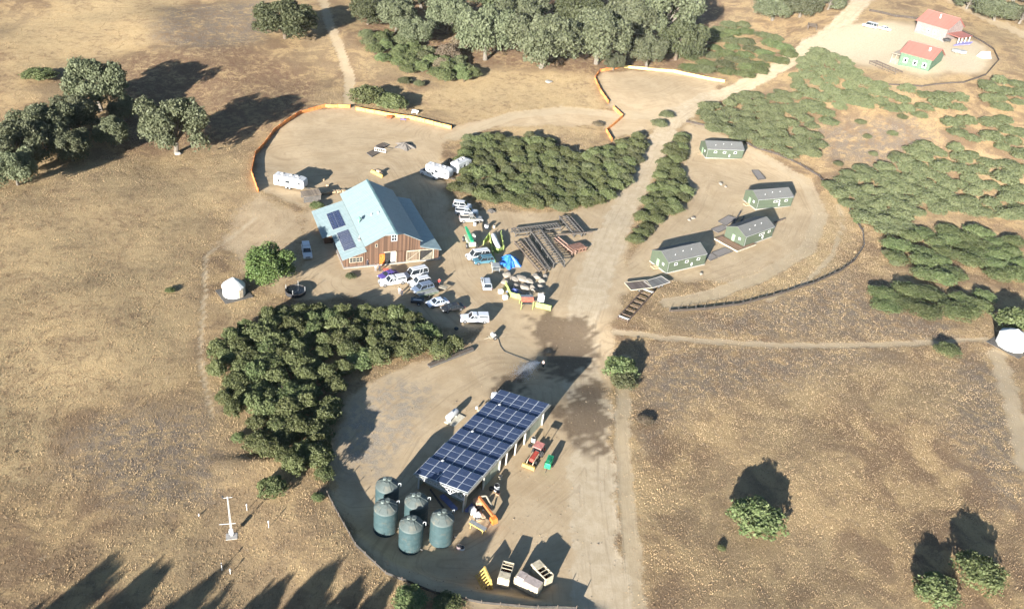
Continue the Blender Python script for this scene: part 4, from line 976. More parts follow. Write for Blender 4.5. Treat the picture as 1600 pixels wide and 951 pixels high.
def car(front, rear, kind, m, lb, cat='car', L=None, group='vehicles parked round the barn', gm=None, name=None):
    a, c = G(*rear), G(*front); mid = (a+c)/2; yw = yaw(a, c)
    LN = {'suv': 4.7, 'sedan': 4.6, 'pickup': 5.6, 'capped': 5.6, 'van': 5.2}[kind]; L = L or LN; W = 1.9 if kind != 'sedan' else 1.8
    k = L/LN
    e = empty(name or {'suv': 'parked_car', 'sedan': 'parked_car', 'pickup': 'pickup_truck', 'capped': 'pickup_truck', 'van': 'parked_van'}[kind], (mid.x, mid.y, H(mid.x, mid.y)), yw, lb, cat, group)
    hb = {'suv': 1.0, 'sedan': .88, 'pickup': 1.08, 'capped': 1.08, 'van': 1.05}[kind]; x0, x1 = -L/2, L/2
    # lower body: profile with bonnet drop, rounded by bevel, narrower at the sill
    hood = hb-.04; f = x1
    if kind == 'pickup':
        pts = [(x0, .42), (x0, hb), (-.55*k, hb), (.95*k, hb), (1.15*k, hb+.02), (f-.25, hood-.05), (f, hood-.28), (f, .40), (f-.1, .32), (x0+.1, .34)]
    else:
        pts = [(x0, .42), (x0+.02, hb-.12), (x0+.12, hb), (.9*k, hb), (1.15*k, hb), (f-.3, hood-.10), (f, hood-.30), (f, .40), (f-.1, .32), (x0+.1, .34)]
        if kind == 'sedan': pts[1:3] = [(x0+.02, hb-.18), (x0+.25, hb-.02)]
    body = MB().prof(pts, -W/2, W/2).build('body', m, e, bevel=.09)
    # glass house and roof
    def house(xa, xb, xc, xd, zt, inset=.16, nm='cabin_glass', gmat=None):
        zb = hb-.03; yb_, yt = W/2-.06, W/2-inset-.04
        P_ = [(xa, -yb_, zb), (xd, -yb_, zb), (xd, yb_, zb), (xa, yb_, zb), (xb, -yt, zt), (xc, -yt, zt), (xc, yt, zt), (xb, yt, zt)]
        h_ = MB().hexa(P_).build(nm, gmat or GLASS, e)
        r_ = MB(); r_.hexa([(xb-.03, -yt-.03, zt-.02), (xc+.02, -yt-.03, zt-.02), (xc+.02, yt+.03, zt-.02), (xb-.03, yt+.03, zt-.02), (xb+.08, -yt+.1, zt+.06), (xc-.1, -yt+.1, zt+.06), (xc-.1, yt-.1, zt+.06), (xb+.08, yt-.1, zt+.06)])
        for sx, tx_ in ((xa, xb), (xd, xc), ((xa+xd)/2, (xb+xc)/2), ((xa*2+xd)/3-.1, (xb*2+xc)/3-.1)):
            for s in (-1, 1): r_.bar((sx, s*(yb_+.01), zb), (tx_, s*(yt+.01), zt), .09, .05)
        r_.build('roof', m, e)
        return h_
    if kind == 'suv': house(x0+.10, x0+.40, .55*k, 1.15*k, 1.68)
    elif kind == 'sedan': house(x0+.65, x0+1.35, .35*k, 1.10*k, 1.38, .22)
    elif kind == 'van': house(x0+.05, x0+.18, 1.0*k, 1.65*k, 2.0)
    elif kind == 'pickup': house(-.62*k, -.45*k, .55*k, 1.20*k, 1.72)
    elif kind == 'capped': house(-.62*k, -.45*k, .55*k, 1.20*k, 1.72)
    if kind == 'pickup':
        b = MB(); b.box((x0-.60*k)/2+.02, 0, hb-.0, abs(x0+.70*k)-.12, W-.30, .03); b.build('bed_floor', DARKM, e)
        b = MB()
        for s in (-1, 1): b.box((x0-.62*k)/2, s*(W/2-.08), hb+.12, abs(x0+.62*k), .12, .26)
        b.box(x0+.06, 0, hb+.12, .1, W-.3, .26); b.build('bed_side', m, e)
    if kind == 'capped':
        b = MB(); zt = 1.78; b.hexa([(x0+.04, -W/2+.08, hb-.02), (-.68*k, -W/2+.08, hb-.02), (-.68*k, W/2-.08, hb-.02), (x0+.04, W/2-.08, hb-.02), (x0+.14, -W/2+.2, zt), (-.70*k, -W/2+.2, zt), (-.70*k, W/2-.2, zt), (x0+.14, W/2-.2, zt)]); b.build('bed_cap', m, e)
        for s in (-1, 1): MB().box((x0-.66*k)/2, s*(W/2-.125), (hb+zt)/2+.04, abs(x0+.66*k)-.45, .06, .34).build('side_window', GLASS, e)
    for x in (x0+.85*k, x1-.90*k):
        for s in (-1, 1): wheel(e, x, s*(W/2-.10), .36 if kind == 'sedan' else .40)
    for s in (-1, 1):
        MB().box(x1-.04, s*(W/2-.28), hood-.28, .10, .34, .15).build('headlight', LAMPW, e)
        MB().box(x0+.02, s*(W/2-.16), hb-.22, .08, .16, .26).build('tail_light', LAMPR, e)
        MB().box(.85*k, s*(W/2+.08), hb+.08, .12, .20, .14).build('mirror', DARKM, e)
    MB().box(x1+.01, 0, .46, .12, W-.2, .18).build('bumper', DARKM if m != VW else STEEL, e)
    MB().box(x0-.02, 0, .50, .12, W-.2, .16).build('bumper', STEEL, e)
    MB().box(x1-.005, 0, hood-.30, .06, W-.95, .2).build('grille', DARKM, e)
    if kind in ('suv', 'van'):
        b = MB()
        for s in (-1, 1): b.bar((x0+.5, s*(W/2-.30), 1.78 if kind == 'suv' else 2.1), (.45*k, s*(W/2-.30), 1.78 if kind == 'suv' else 2.1), .05, .05)
        b.build('roof_rack', DARKM, e)
    return e
car((683, 280), (662, 272), 'pickup', VW, 'white pickup truck parked against the larger white camper trailer', 'pickup truck')
car((735, 326), (709, 323), 'suv', VW, 'white car at the top of the three parked right of the barn', 'car')
car((747, 336), (711, 334), 'pickup', VS, 'white and silver pickup in the middle of three, with loaded open bed', 'pickup truck')
car((752, 346), (720, 346), 'pickup', VT, 'tan pickup truck, lowest of the three parked right of the barn', 'pickup truck')
car((730, 405), (762, 401), 'van', VW, 'white van just below the green lifting machine', 'van')
car((738, 412), (772, 409), 'suv', VT2, 'teal car parked close below the white van', 'car')
car((757, 436), (762, 458), 'suv', VS, 'silver grey car standing alone left of the boulders', 'car')
car((482, 410), (477, 384), 'capped', VW, 'white pickup with white bed cap in the shade left of the barn', 'pickup truck')
car((594, 437), (620, 429), 'sedan', VP, 'violet car in front of the barn doorway', 'car')
car((594, 446), (632, 440), 'capped', VW, 'white pickup with bed cap in front of the barn, below the violet car', 'pickup truck')
car((633, 435), (665, 428), 'van', VW, 'white van right of the violet car, bonnet in shade', 'van')
car((639, 448), (672, 441), 'suv', VW, 'white car squeezed between the white van and the dark blue car', 'car')
car((646, 458), (674, 450), 'suv', VB, 'dark blue grey car in the packed row below the barn', 'car')
car((666, 480), (700, 472), 'sedan', paint('pale_blue_car_paint', (.50, .56, .66)), 'pale blue sedan between the thicket and the packed row of cars', 'car')
car((690, 487), (724, 481), 'sedan', VK, 'black sedan right of the pale blue one', 'car')
car((719, 501), (763, 502), 'capped', paint('silver_white_paint', (.58, .60, .64)), 'silver white pickup with bed cap, nearest to the long trough', 'pickup truck')
car((1346, 42), (1371, 45), 'van', VW, 'white van on the pale ground left of the red roofed houses', 'van', group='vehicles on the white pad')
car((1390, 49), (1374, 46), 'sedan', VW, 'small white car behind the white van by the red roofed houses', 'car', group='vehicles on the white pad')

# camper trailers
def camper(p0, p1, lb, L=None):
    a, c = G(*p0), G(*p1); L = L or (c-a).length; mid = (a+c)/2; yw = yaw(a, c); W, Hh = 2.5, 3.1
    n_ = Vector((-math.sin(yw), math.cos(yw), 0))*W/2; mid = mid+n_
    e = empty('camper_trailer', (mid.x, mid.y, H(mid.x, mid.y)), yw, lb, 'camper trailer', 'camper trailers')
    x0, x1 = -L/2, L/2
    MB().prof([(x0, .6), (x0, Hh), (x1-1.3, Hh), (x1-.2, Hh-.35), (x1, Hh-.8), (x1, 1.1), (x1-.5, .6)], -W/2, W/2).build('body', WHITE, e, bevel=.1)
    MB().box(-.3, 0, Hh+.01, L-2.0, W-.3, .05).build('roof_membrane', mat('grey_membrane', (.46, .46, .46), .8), e)
    for x in (-L*.28, L*.02, L*.22): MB().box(x, .2, Hh+.18, .6, .6, .3, tx=.8, ty=.8).build('roof_vent', mat('beige_vent', (.50, .48, .43), .6), e)
    for x0_, x1_, z0, z1 in ((-L*.38, -L*.30, 1.6, 2.3), (-L*.12, L*.04, 1.6, 2.3), (L*.3, L*.38, 1.6, 2.3)):
        f = MB(); framebox(f, x0_, x1_, -W/2-.02, z0, z1, .07); f = f.build('window', STEEL, e); MB().box((x0_+x1_)/2, -W/2-.015, (z0+z1)/2, x1_-x0_-.14, .03, z1-z0-.14).build('pane', GLASS, f)
    MB().box(L*.16, -W/2-.02, 1.65, .75, .04, 1.9).build('door', mat('offwhite_door', (.62, .61, .58), .5), e)
    for x in (-.45, .45):
        for s in (-1, 1): wheel(e, x-.3, s*(W/2-.14), .36)
    b = MB(); b.bar((x1-.3, .5, .6), (x1+1.1, 0, .55), .1, .12); b.bar((x1-.3, -.5, .6), (x1+1.1, 0, .55), .1, .12); b.build('tow_bar', DARKM, e)
    return e
camper((430, 292), (473, 300), 'white camper trailer standing alone left of the barn, shadow behind it', 7.8)
camper((665, 274), (700, 284), 'larger white camper trailer right of the barn, pickup parked in front', 6.9)
camper((713, 276), (738, 262), 'rounded white camper trailer at the left tip of the long thicket', 6.4)

# ------------------------------------------------------------------ white yurts
def yurt(px, py, R, Hw, Ha, lb, sides=16, m=None, pad_m=None):
    g = G(px, py); e = empty('yurt', (g.x, g.y, g.z), .2, lb, 'yurt', 'white yurts')
    canvas = m or mat('white_canvas', (.62, .62, .60), .8, var=.04, dirt=.05, bump=.15)
    MB().lathe([(R, 0), (R*1.01, Hw)], sides).build('wall', canvas, e)
    MB().lathe([(R*1.05, Hw-.15), (R*1.02, Hw), (R*.55, Hw+(Ha-Hw)*.62), (.35, Ha)], sides).build('roof', canvas, e)
    MB().lathe([(.42, Ha-.06), (.40, Ha+.08), (0, Ha+.28)], 12).build('crown_cap', canvas, e)
    b = MB(); b.box(0, 0, .02, 2*R+1.2, 2*R+1.2, .22, rz=.5); b.build('platform', WOODG, e)
    o = MB().box(R*.72, -R*.74, 1.0, .9, .1, 1.7, rz=rad(45)).build('door', mat('pale_wood', (.45, .38, .28), .8), e)
    return e
yurt(366, 459, 2.15, 2.1, 3.5, 'white canvas yurt alone in the field left of the barn')
yurt(1578, 540, 2.9, 2.6, 4.0, 'larger white canvas yurt at the right picture edge', 10)

# ------------------------------------------------------------------ fences
def fence(pts, hgt_, name, lb, cat, m, pm, step=2.4, th=.05, psz=.09, ph=None, cap=100):
    W = [G(*p) for p in pts]; seg = []
    o0 = W[0]; e = empty(name, (o0.x, o0.y, o0.z), 0, lb, cat)
    Q = []
    for a, c in zip(W[:-1], W[1:]):
        n_ = max(1, int((c-a).length/step+.5))
        for i in range(n_): q = a.lerp(c, i/n_); Q.append(q)
    Q.append(W[-1]); Q = [Vector((q.x-o0.x, q.y-o0.y, H(q.x, q.y)-o0.z)) for q in Q]
    b = MB()
    for a, c in zip(Q[:-1], Q[1:]):
        d = (c-a).normalized(); s = Vector((-d.y, d.x, 0))*th/2; sag = Vector((0, 0, hgt_*rnd.uniform(.88, 1.05)))
        b.hexa([a-s, c-s, c+s, a+s, a-s+sag, c-s+sag, c+s+sag, a+s+sag])
    b.build('fence_fabric', m, e)
    for i, q in enumerate(Q):
        if i >= cap: break
        d = (Q[min(i+1, len(Q)-1)]-Q[max(i-1, 0)]).normalized(); s = Vector((d.y, -d.x, 0))*(th/2+psz/2)
        p_ = MB().box(0, 0, (ph or hgt_*1.15)/2, psz, psz, ph or hgt_*1.15).build('post', pm, e); p_.location = q+s
    return e
fence([(403, 300), (393, 272), (399, 243), (428, 207), (470, 178), (508, 168), (547, 169)], 1.05, 'safety_fence', 'orange plastic safety fence curving round the left side of the barn yard', 'fence', ORFENCE, ORNG, 3.0, .10)
fence([(556, 172), (600, 180), (650, 188), (705, 202)], 1.05, 'safety_fence', 'straight orange fence tinted as sunlit behind the barn yard, below the bush clump', 'fence', mat('orange_mesh_lit_amber', (.85, .45, .12), .8, dirt=.1), ORNG, 3.0, .10)  # same orange mesh, its sunlit side put into a lighter fabric colour
fence([(950, 162), (938, 145), (929, 124), (937, 113), (972, 106)], 1.1, 'safety_fence', 'orange fence curving round the left end of the upper lot', 'fence', ORFENCE, ORNG, 3.0, .10)
fence([(974, 106), (1050, 113), (1132, 129)], 1.0, 'safety_fence', 'long orange fence tinted sunlit yellow along the back of the upper lot', 'fence', mat('orange_mesh_lit_yellow', (.80, .60, .22), .8, dirt=.1), YEL, 4.0, .10)  # yellow here is sunlight on orange mesh, painted into the colour
fence([(958, 170), (973, 184), (947, 206), (956, 221)], 1.1, 'safety_fence', 'zigzag orange fence between the upper lot and the long thicket', 'fence', ORFENCE, ORNG, 2.6, .10)
SILT = mat('brown_silt_fabric', (.060, .047, .038), .9); SILTG = mat('grey_silt_fabric', (.055, .05, .045), .85)
fence([(1072, 191), (1102, 197), (1150, 215), (1180, 232), (1215, 242), (1250, 258), (1280, 276), (1292, 292)], .6, 'silt_fence', 'dark low silt fence behind the green cabins, upper half of the loop', 'fence', SILT, WOODG, 2.6, .12, ph=1.0)
fence([(1322, 308), (1330, 335), (1348, 362), (1350, 385), (1335, 408), (1312, 425), (1270, 444), (1220, 460), (1160, 476), (1100, 484), (1046, 487)], .6, 'silt_fence', 'dark low silt fence with many stakes, lower half of the loop', 'fence', SILT, WOODG, 2.2, .12, ph=1.1)
fence([(1340, 130), (1380, 133), (1440, 136), (1505, 130), (1540, 118), (1560, 95), (1552, 78), (1520, 58), (1500, 48)], .6, 'silt_fence', 'thin dark silt fence curving round the red roofed houses', 'fence', SILT, WOODG, 5, .15)
fence([(1358, 18), (1400, 27), (1450, 34)], .9, 'silt_fence', 'straight dark fence on the slope behind the white van', 'fence', SILT, WOODG, 5, .15)
fence([(512, 772), (530, 806), (556, 852), (603, 896), (680, 927), (752, 942), (840, 950), (900, 951)], .45, 'silt_fence', 'grey silt fence along the cut bank at the bottom', 'fence', SILTG, WOODD, 2.2, .06, ph=.8)
# lime green fabric fences in the work yard
lm = [([(765, 372), (768, 392), (774, 416), (776, 419)], 'lime green fabric fence running down right of the white van'), ([(768, 390), (778, 396), (786, 391), (782, 368)], 'lime green fabric fence round the white cylinder'),
      ([(790, 447), (797, 463), (820, 470)], 'lime green fabric fence in front of the boulders'), ([(835, 479), (860, 485)], 'short lime green fence piece below the portable toilet'), ([(755, 383), (763, 371)], 'tiny lime green fence piece left of the white cylinder')]
for p_, lb in lm: fence(p_, 1.15, 'lime_fence', lb, 'fence', LIME, LIME, 2.0, .12)

# ------------------------------------------------------------------ timber frames and trailers
def frame_rack(p0, p1, wpx, ht, lb, nsl=12, m=WOODG, name='timber_frame', dense=False, cat='frame', group='long timber frames beside the road'):
    a, c = G(*p0), G(*p1); L = (c-a).length; mid = (a+c)/2; W = wpx
    e = empty(name, (mid.x, mid.y, H(mid.x, mid.y)), yaw(a, c), lb, cat, group)
    b = MB()
    for s in (-1, 1): b.box(0, s*W/2, ht, L, .22, .30); b.box(0, s*W/2, .25, L, .12, .14)
    b.build('side_rail', m, e)
    b = MB()
    for i in range(nsl+1): b.box(-L/2+.1+(L-.2)*i/nsl, 0, ht-.05+.02*(i % 2), .20 if not dense else .5, W-.24, .14)
    b.build('cross_slats', m, e)
    for i in range(5):
        for s in (-1, 1): MB().box(-L/2+.2+(L-.4)*i/4, s*W/2, ht/2-.04, .16, .16, ht-.2).build('leg', m, e)
    return e
frame_rack((836, 368), (873, 419), 2.6, 1.5, 'tall grey slatted timber frame, largest of the pile beside the road', 14)
frame_rack((822, 377), (855, 424), 1.0, .9, 'narrow grey timber frame directly left of the largest one', 16, dense=True)
frame_rack((808, 381), (848, 427), 1.5, .8, 'leftmost diagonal timber frame, near the blue sheet', 12, WOODD)
frame_rack((801, 367), (873, 358), 2.2, 1.1, 'timber frame lying across the top of the pile', 16)
frame_rack((879, 343), (903, 371), 2.0, 1.0, 'small timber frame at the top right, touching the thicket end', 10)
frame_rack((889, 344), (911, 369), .9, .9, 'narrow pale timber frame right of the small one', 9)
frame_rack((869, 376), (897, 399), 1.0, .9, 'reddish timber beam frame right of the largest frame', 8, mat('reddish_timber', (.26, .17, .13), .9))
e = frame_rack((888, 394), (911, 388), 2.4, .9, 'rust brown stacked panels right of the timber frames', 4, mat('rust_brown_panel', (.22, .12, .085), .8), 'panel_stack', cat='panels')
b = MB(); b.box(0, 0, 1.1, 3.8, 2.2, .12); b.build('top_panel', mat('rust_brown_panel', (.22, .12, .085), .8), e)
plank((868, 373), (925, 368), .3, .3, WOODD, 'long_beam', 'long dark beam lying across the gap right of the pile', 'beam', .8)
e = frame_rack((972, 503), (1014, 456), 2.2, .55, 'long rusty trailer chassis lying beside the flatbeds at the road', 7, mat('rusty_steel', (.10, .065, .045), .8, c2=(.17, .12, .09)), 'trailer_chassis', cat='trailer', group='trailers beside the road')
for x in (-6.6, 6.6): MB().box(x, 0, .62, .35, 2.4, .2).build('end_beam', mat('pale_beam', (.50, .47, .42), .7), e)
def flatbed(pts, lb, top, rim_):
    W = [G(*p, .7) for p in pts]; c = sum(W, Vector())/4; L = (W[1]-W[0]).length; Wd = (W[3]-W[0]).length; yw = yaw(W[0], W[1])
    e = empty('flatbed_trailer', (c.x, c.y, H(c.x, c.y)), yw, lb, 'trailer', 'trailers beside the road')
    MB().box(0, 0, .78, L-.2, Wd-.2, .1).build('bed', top, e)
    b = MB()
    for s in (-1, 1): b.box(0, s*Wd/2, .8, L, .14, .22); b.box(s*L/2, 0, .8, .14, Wd-.16, .22)
    b.build('edge_rail', rim_, e)
    for x in (-.5, .5):
        for s in (-1, 1): wheel(e, x, s*(Wd/2-.2), .33, .2)
    MB().bar((L/2, 0, .7), (L/2+1.2, 0, .5), .1, .1).build('tow_bar', DARKM, e)
    return e
flatbed([(981.5, 453.5), (1015, 449.5), (1011.5, 438.5), (982, 442)], 'flatbed trailer with a brown deck beside the road', stripes('brown_bed', (.15, .115, .095), (.09, .07, .06), .3, 0, .1), CREAM)
flatbed([(1016.7, 450), (1044, 441.4), (1034.6, 433), (1010, 439.5)], 'flatbed trailer with grey deck and white edges, nearest the road cabin', stripes('grey_bed', (.17, .165, .155), (.13, .125, .12), .3, 0, .1), CONC)

# ------------------------------------------------------------------ rocks
def rock(px, py, Rpx, lb, m=None, fl=.55, group=None, name='boulder'):
    g = G(px, py); dep = Vector((g.x, g.y, g.z-CH)).dot(Fv); R = Rpx*1.2*dep/FPX; r = random.Random(int(px*7+py))
    bm = bmesh.new(); bmesh.ops.create_icosphere(bm, subdivisions=2, radius=1)
    k = [(Vector((r.uniform(-1, 1), r.uniform(-1, 1), r.uniform(-.3, 1))).normalized(), r.uniform(.62, .85)) for _ in range(7)]
    for v in bm.verts:
        for d, h_ in k:
            t = v.co.dot(d)
            if t > h_: v.co -= d*(t-h_)
        v.co = Vector((v.co.x*R*r.uniform(.97, 1.03), v.co.y*R*.8, max(v.co.z, -.3)*R*fl))
    me = bpy.data.meshes.new(name); bm.to_mesh(me); bm.free(); me.materials.append(m or mat('sandstone', (.25, .22, .18), .95, scale=2, var=.2, bump=.4, dirt=.1))
    o = bpy.data.objects.new(name, me); col.objects.link(o); o.location = (g.x, g.y, g.z+R*fl*.25); o.rotation_euler = (0, 0, r.random()*3)
    return tag(o, lb, 'boulder', group)
for px, py, Rp in [(792, 430, 8), (803, 437, 7), (815, 436, 9), (827, 441, 8), (838, 433, 7.5), (846, 440, 6.5), (806, 447, 6), (820, 450, 8), (834, 452, 8), (845, 449, 6), (812, 459, 6), (826, 461, 6), (798, 452, 5), (788, 441, 6), (852, 432, 5)]:
    rock(px, py, Rp, 'pale flat sided boulder in the heap between blue sheet and portable toilet', group='boulders heaped in the work yard')
rock(278, 241, 5, 'lone grey boulder at the foot of the round oak', mat('grey_rock', (.33, .31, .28), .9))
for px, py, Rp, lb in [(1083, 341, 4, 'largest pale stone of the small heap left of the decked cabin'), (1077, 344, 3, 'left stone of the small heap left of the decked cabin'), (1126, 288, 4, 'pale stone of the small heap left of the second cabin'), (1134, 292, 3, 'right stone of the small heap left of the second cabin'), (1095, 428, 3.5, 'round white stone at the right corner of the road cabin')]:
    rock(px, py, Rp, lb)
rock(858, 128, 7, 'flat grey slab on the dry grass left of the upper lot', mat('grey_rock', (.33, .31, .28), .9), .25, name='stone_slab')

# ------------------------------------------------------------------ work yard things
# portable toilet
g = G(844, 474.5); e = empty('portable_toilet', (g.x, g.y, g.z), rad(15), 'tall white portable toilet at the lower right of the work yard', 'portable toilet')
MB().box(0, 0, 1.12, 1.15, 1.15, 2.1).build('body', WHITE, e, bevel=.04)
MB().box(0, 0, 2.22, 1.2, 1.2, .12, tx=.75, ty=.75).build('roof', mat('translucent_white', (.78, .78, .76), .5), e)
o = MB().box(0, -.59, 1.1, .78, .03, 1.85).build('door', mat('door_white', (.64, .64, .62), .5), e); MB().box(.3, -.62, 1.1, .05, .04, .15).build('handle', DARKM, o)
MB().cyl((.42, .42, 2.1), (.42, .42, 2.55), .05, .05, 8).build('vent_pipe', GALV, e); MB().box(0, 0, .06, 1.25, 1.25, .12).build('skid', DARKM, e)
# red awning box
g = G(822, 480); e = empty("tool_stand", (g.x, g.y, g.z), rad(12), 'grey and red topped open stand with pale legs beside the portable toilet', 'stand')
b = MB(); b.slab([(-1.3, -.9, 2.0), (1.3, -.9, 2.0), (1.3, .2, 2.3), (-1.3, .2, 2.3)], .06); b.build('red_canopy', mat('coral_canvas', (.70, .16, .10), .7), e)
b = MB(); b.slab([(-1.3, .22, 2.3), (1.3, .22, 2.3), (1.3, 1.5, 2.1), (-1.3, 1.5, 2.1)], .06); b.build('grey_canopy', GALV, e)
for x, y in ((-1.2, -.8), (1.2, -.8), (1.2, 1.4), (-1.2, 1.4)): MB().box(x, y, .98, .1, .1, 1.96).build('leg', LIME, e)
b = MB(); b.box(0, .3, .9, 2.2, 1.2, .08); b.build('shelf', WOODG, e)
# blue sheet heap
def heap(px, py, R, h_, m, name, lb, cat, seed, sy=1.0):
    g = G(px, py); b = MB(); r = random.Random(seed); n_, k_ = 26, 7; vs = []
    for j in range(k_):
        t = j/(k_-1)
        for i in range(n_):
            a = 2*math.pi*i/n_; rr = R*(1-t)**.8*(1+.22*math.sin(5*a+seed)+.12*math.sin(11*a+seed*2))*(1 if j else 1.05)
            vs.append((rr*math.cos(a), rr*math.sin(a)*sy, h_*(t**.8)*(1+.12*math.sin(7*a+j))+.02))
    b.v = vs
    for j in range(k_-1):
        for i in range(n_): i2 = (i+1) % n_; b.f.append((j*n_+i, j*n_+i2, (j+1)*n_+i2, (j+1)*n_+i)); b.m.append(0)
    o = b.build(name, m); o.location = (g.x, g.y, g.z); return tag(o, lb, cat)
heap(796, 411, 2.3, 1.9, BLUE, 'tarp_covered_heap', 'pile under a creased bright blue sheet left of the timber frames', 'tarpaulin', 3)
heap(803, 457, 1.3, .9, mat('dull_blue_sheet', (.12, .16, .38), .5, bump=.4), 'tarp_covered_heap', 'small dull blue sheet behind the lime fence, below the boulders', 'tarpaulin', 5)
heap(633, 229, 2.6, 1.0, mat('burnt_brush', (.17, .15, .13), .95, scale=7, var=.6, bump=.8), 'brush_pile', 'round grey heap of brush and rubble in the yard behind the barn', 'brush pile', 8)
heap(768, 330, 1.0, .5, WOODG, 'log_pile', 'small pale log pile at the lower edge of the long thicket', 'logs', 9)
# white cylinder tank
def pill(p0, p1, r_, z, m, name, lb, cat, skid=WOODB, legs=True):
    a, c = G(*p0), G(*p1); L = (c-a).length; mid = (a+c)/2
    e = empty(name, (mid.x, mid.y, H(mid.x, mid.y)), yaw(a, c), lb, cat)
    b = MB(); n_ = 16; prof_ = [(-L/2, .02), (-L/2+.06, r_*.55), (-L/2+.2, r_*.86), (-L/2+.4, r_), (L/2-.4, r_), (L/2-.2, r_*.86), (L/2-.06, r_*.55), (L/2, .02)]
    for x, q in prof_:
        for i in range(n_): t = 6.28318*i/n_; b.v.append((x, q*math.cos(t), z+q*math.sin(t)))
    for j in range(len(prof_)-1):
        for i in range(n_): i2 = (i+1) % n_; b.f.append((j*n_+i, j*n_+i2, (j+1)*n_+i2, (j+1)*n_+i)); b.m.append(0)
    b.build('tank_shell', m, e, smooth=True)
    for x in (-L*.28, L*.28): MB().box(x, 0, (z-r_)/2+.1, .2, r_*1.4, z-r_+.3).build('saddle', GALV, e)
    MB().cyl((0, 0, z+r_-.05), (0, 0, z+r_+.18), .18, .16, 10).build('valve_dome', STEEL, e)
    if skid: MB().box(.1, -.5, .05, L+.3, r_*2+.9, .16).build('base_slab', skid, e)
    return e
pill((770, 372), (778, 393), .62, .95, WHITE, 'white_cylinder_tank', 'long white cylinder lying inside the lime green fence', 'tank', None)
pill((698, 661), (714, 647), .55, .95, WHITE, 'propane_tank', 'white propane tank on a pale slab left of the solar shed', 'propane tank', mat('pale_slab', (.52, .48, .38), .8))
# telehandler
g = G(734, 382); e = empty('lift_machine', (g.x, g.y, g.z), yaw(G(726, 362), G(741, 390)), 'pale green lifting machine with a bright green boom', 'machine')
MB().box(0, 0, 1.05, 4.6, 1.6, .7).build('chassis', mat('pale_machine_green', (.38, .44, .30), .6), e)
MB().box(-.2, .75, 1.85, 1.3, .85, 1.1, tx=.85, ty=.8).build('cab', mat('machine_cream', (.52, .50, .40), .6), e)
b = MB(); b.bar((-2.6, -.15, 2.5), (2.2, -.15, 2.0), .55, .5); b.bar((-3.6, -.15, 2.6), (-2.4, -.15, 2.5), .42, .38); b.build('boom', GRN, e)
MB().box(2.3, -.1, 1.4, .5, 1.5, .8).build('counterweight', mat('machine_cream', (.52, .50, .40), .6), e)
for x in (-1.6, 1.6):
    for s in (-1, 1): wheel(e, x, s*1.05, .62, .42)
b = MB(); b.bar((-3.7, -.5, 2.3), (-4.6, -.5, 2.2), .1, .06); b.bar((-3.7, .2, 2.3), (-4.6, .2, 2.2), .1, .06); b.build('fork', DARKM, e)
# red compact tractor
g = G(836, 716); e = empty('red_tractor', (g.x, g.y, g.z), yaw(G(845, 701), G(826, 728)), 'small faded red roofed tractor with a pale front bucket beside the shed', 'tractor')
MB().box(.5, 0, .85, 2.2, .7, .6).build('hood', REDP, e, bevel=.05)
MB().box(-.7, 0, .75, 1.3, 1.1, .5).build('chassis', DARKM, e)
MB().box(-.9, 0, 2.15, 1.7, 1.5, .1, tx=.92, ty=.92).build('canopy', mat('faded_pink_roof', (.50, .20, .17), .6), e)
b = MB()
for x in (-1.5, -.25):
    for s in (-1, 1): b.box(x, s*.6, 1.45, .07, .07, 1.35)
b.build('roll_frame', DARKM, e)
b = MB(); b.box(2.55, 0, .38, .5, 2.1, .55, tx=.7); b.build('bucket', YEL, e)
b = MB()
for s in (-1, 1): b.bar((-.1, s*.5, 1.1), (1.9, s*.5, .95), .12, .14); b.bar((1.9, s*.5, .95), (2.4, s*.5, .45), .12, .14)
b.build('loader_arm', mat('machine_tan', (.50, .36, .24), .6), e)
for s in (-1, 1): wheel(e, -1.0, s*.75, .58, .36); wheel(e, 1.2, s*.62, .38, .24)
MB().box(-.75, 0, 1.1, .5, .5, .3).build('seat', DARKM, e); MB().box(-2.0, 0, .55, .7, 1.5, .35).build('rear_blade', REDP, e)
# green generator
g = G(857, 728); e = empty('generator', (g.x, g.y, g.z), yaw(G(861, 716), G(854, 734)), 'bright green towable generator box right of the red tractor', 'generator')
MB().box(0, 0, .95, 2.3, 1.05, 1.0, tx=.95, ty=.88).build('housing', GRN, e, bevel=.06)
MB().box(-.2, 0, 1.46, 1.0, .6, .05).build('top_hatch', mat('dark_green', (.015, .16, .08), .5), e)
MB().cyl((.7, .2, 1.4), (.7, .2, 1.7), .06, .06, 8).build('exhaust', DARKM, e); MB().bar((1.1, 0, .5), (2.0, 0, .4), .1, .1).build('tow_bar', DARKM, e)
for s in (-1, 1): wheel(e, -.1, s*.62, .30, .18)
# backhoe attachment / orange machine
g = G(759, 803); e = empty('orange_digger', (g.x, g.y, g.z), yaw(G(748, 790), G(771, 818)), 'rusty orange digging machine with folded boom below the shed corner', 'machine')
b = MB(); b.bar((-2.2, 0, 1.6), (1.8, 0, 1.3), .34, .42); b.build('boom', mat('rusty_orange', (.42, .15, .05), .65), e)
b = MB(); b.bar((-1.6, .9, 1.9), (.2, .9, 1.2), .16, .16); b.bar((-2.2, .0, 1.6), (-1.6, .9, 1.9), .16, .16); b.build('stick', CREAM, e)
b = MB(); b.hexa([(1.7, -.45, .2), (2.5, -.45, .3), (2.5, .45, .3), (1.7, .45, .2), (1.6, -.45, 1.2), (2.3, -.45, 1.1), (2.3, .45, 1.1), (1.6, .45, 1.2)]); b.build('bucket', ORNG, e)
MB().box(-1.9, -.3, .8, 1.1, 1.0, 1.2).build('engine_box', mat('machine_tan', (.50, .36, .24), .6), e)
MB().box(.4, -1.0, .55, 1.2, .5, .5).build('seat_box', mat('machine_tan', (.50, .36, .24), .6), e)
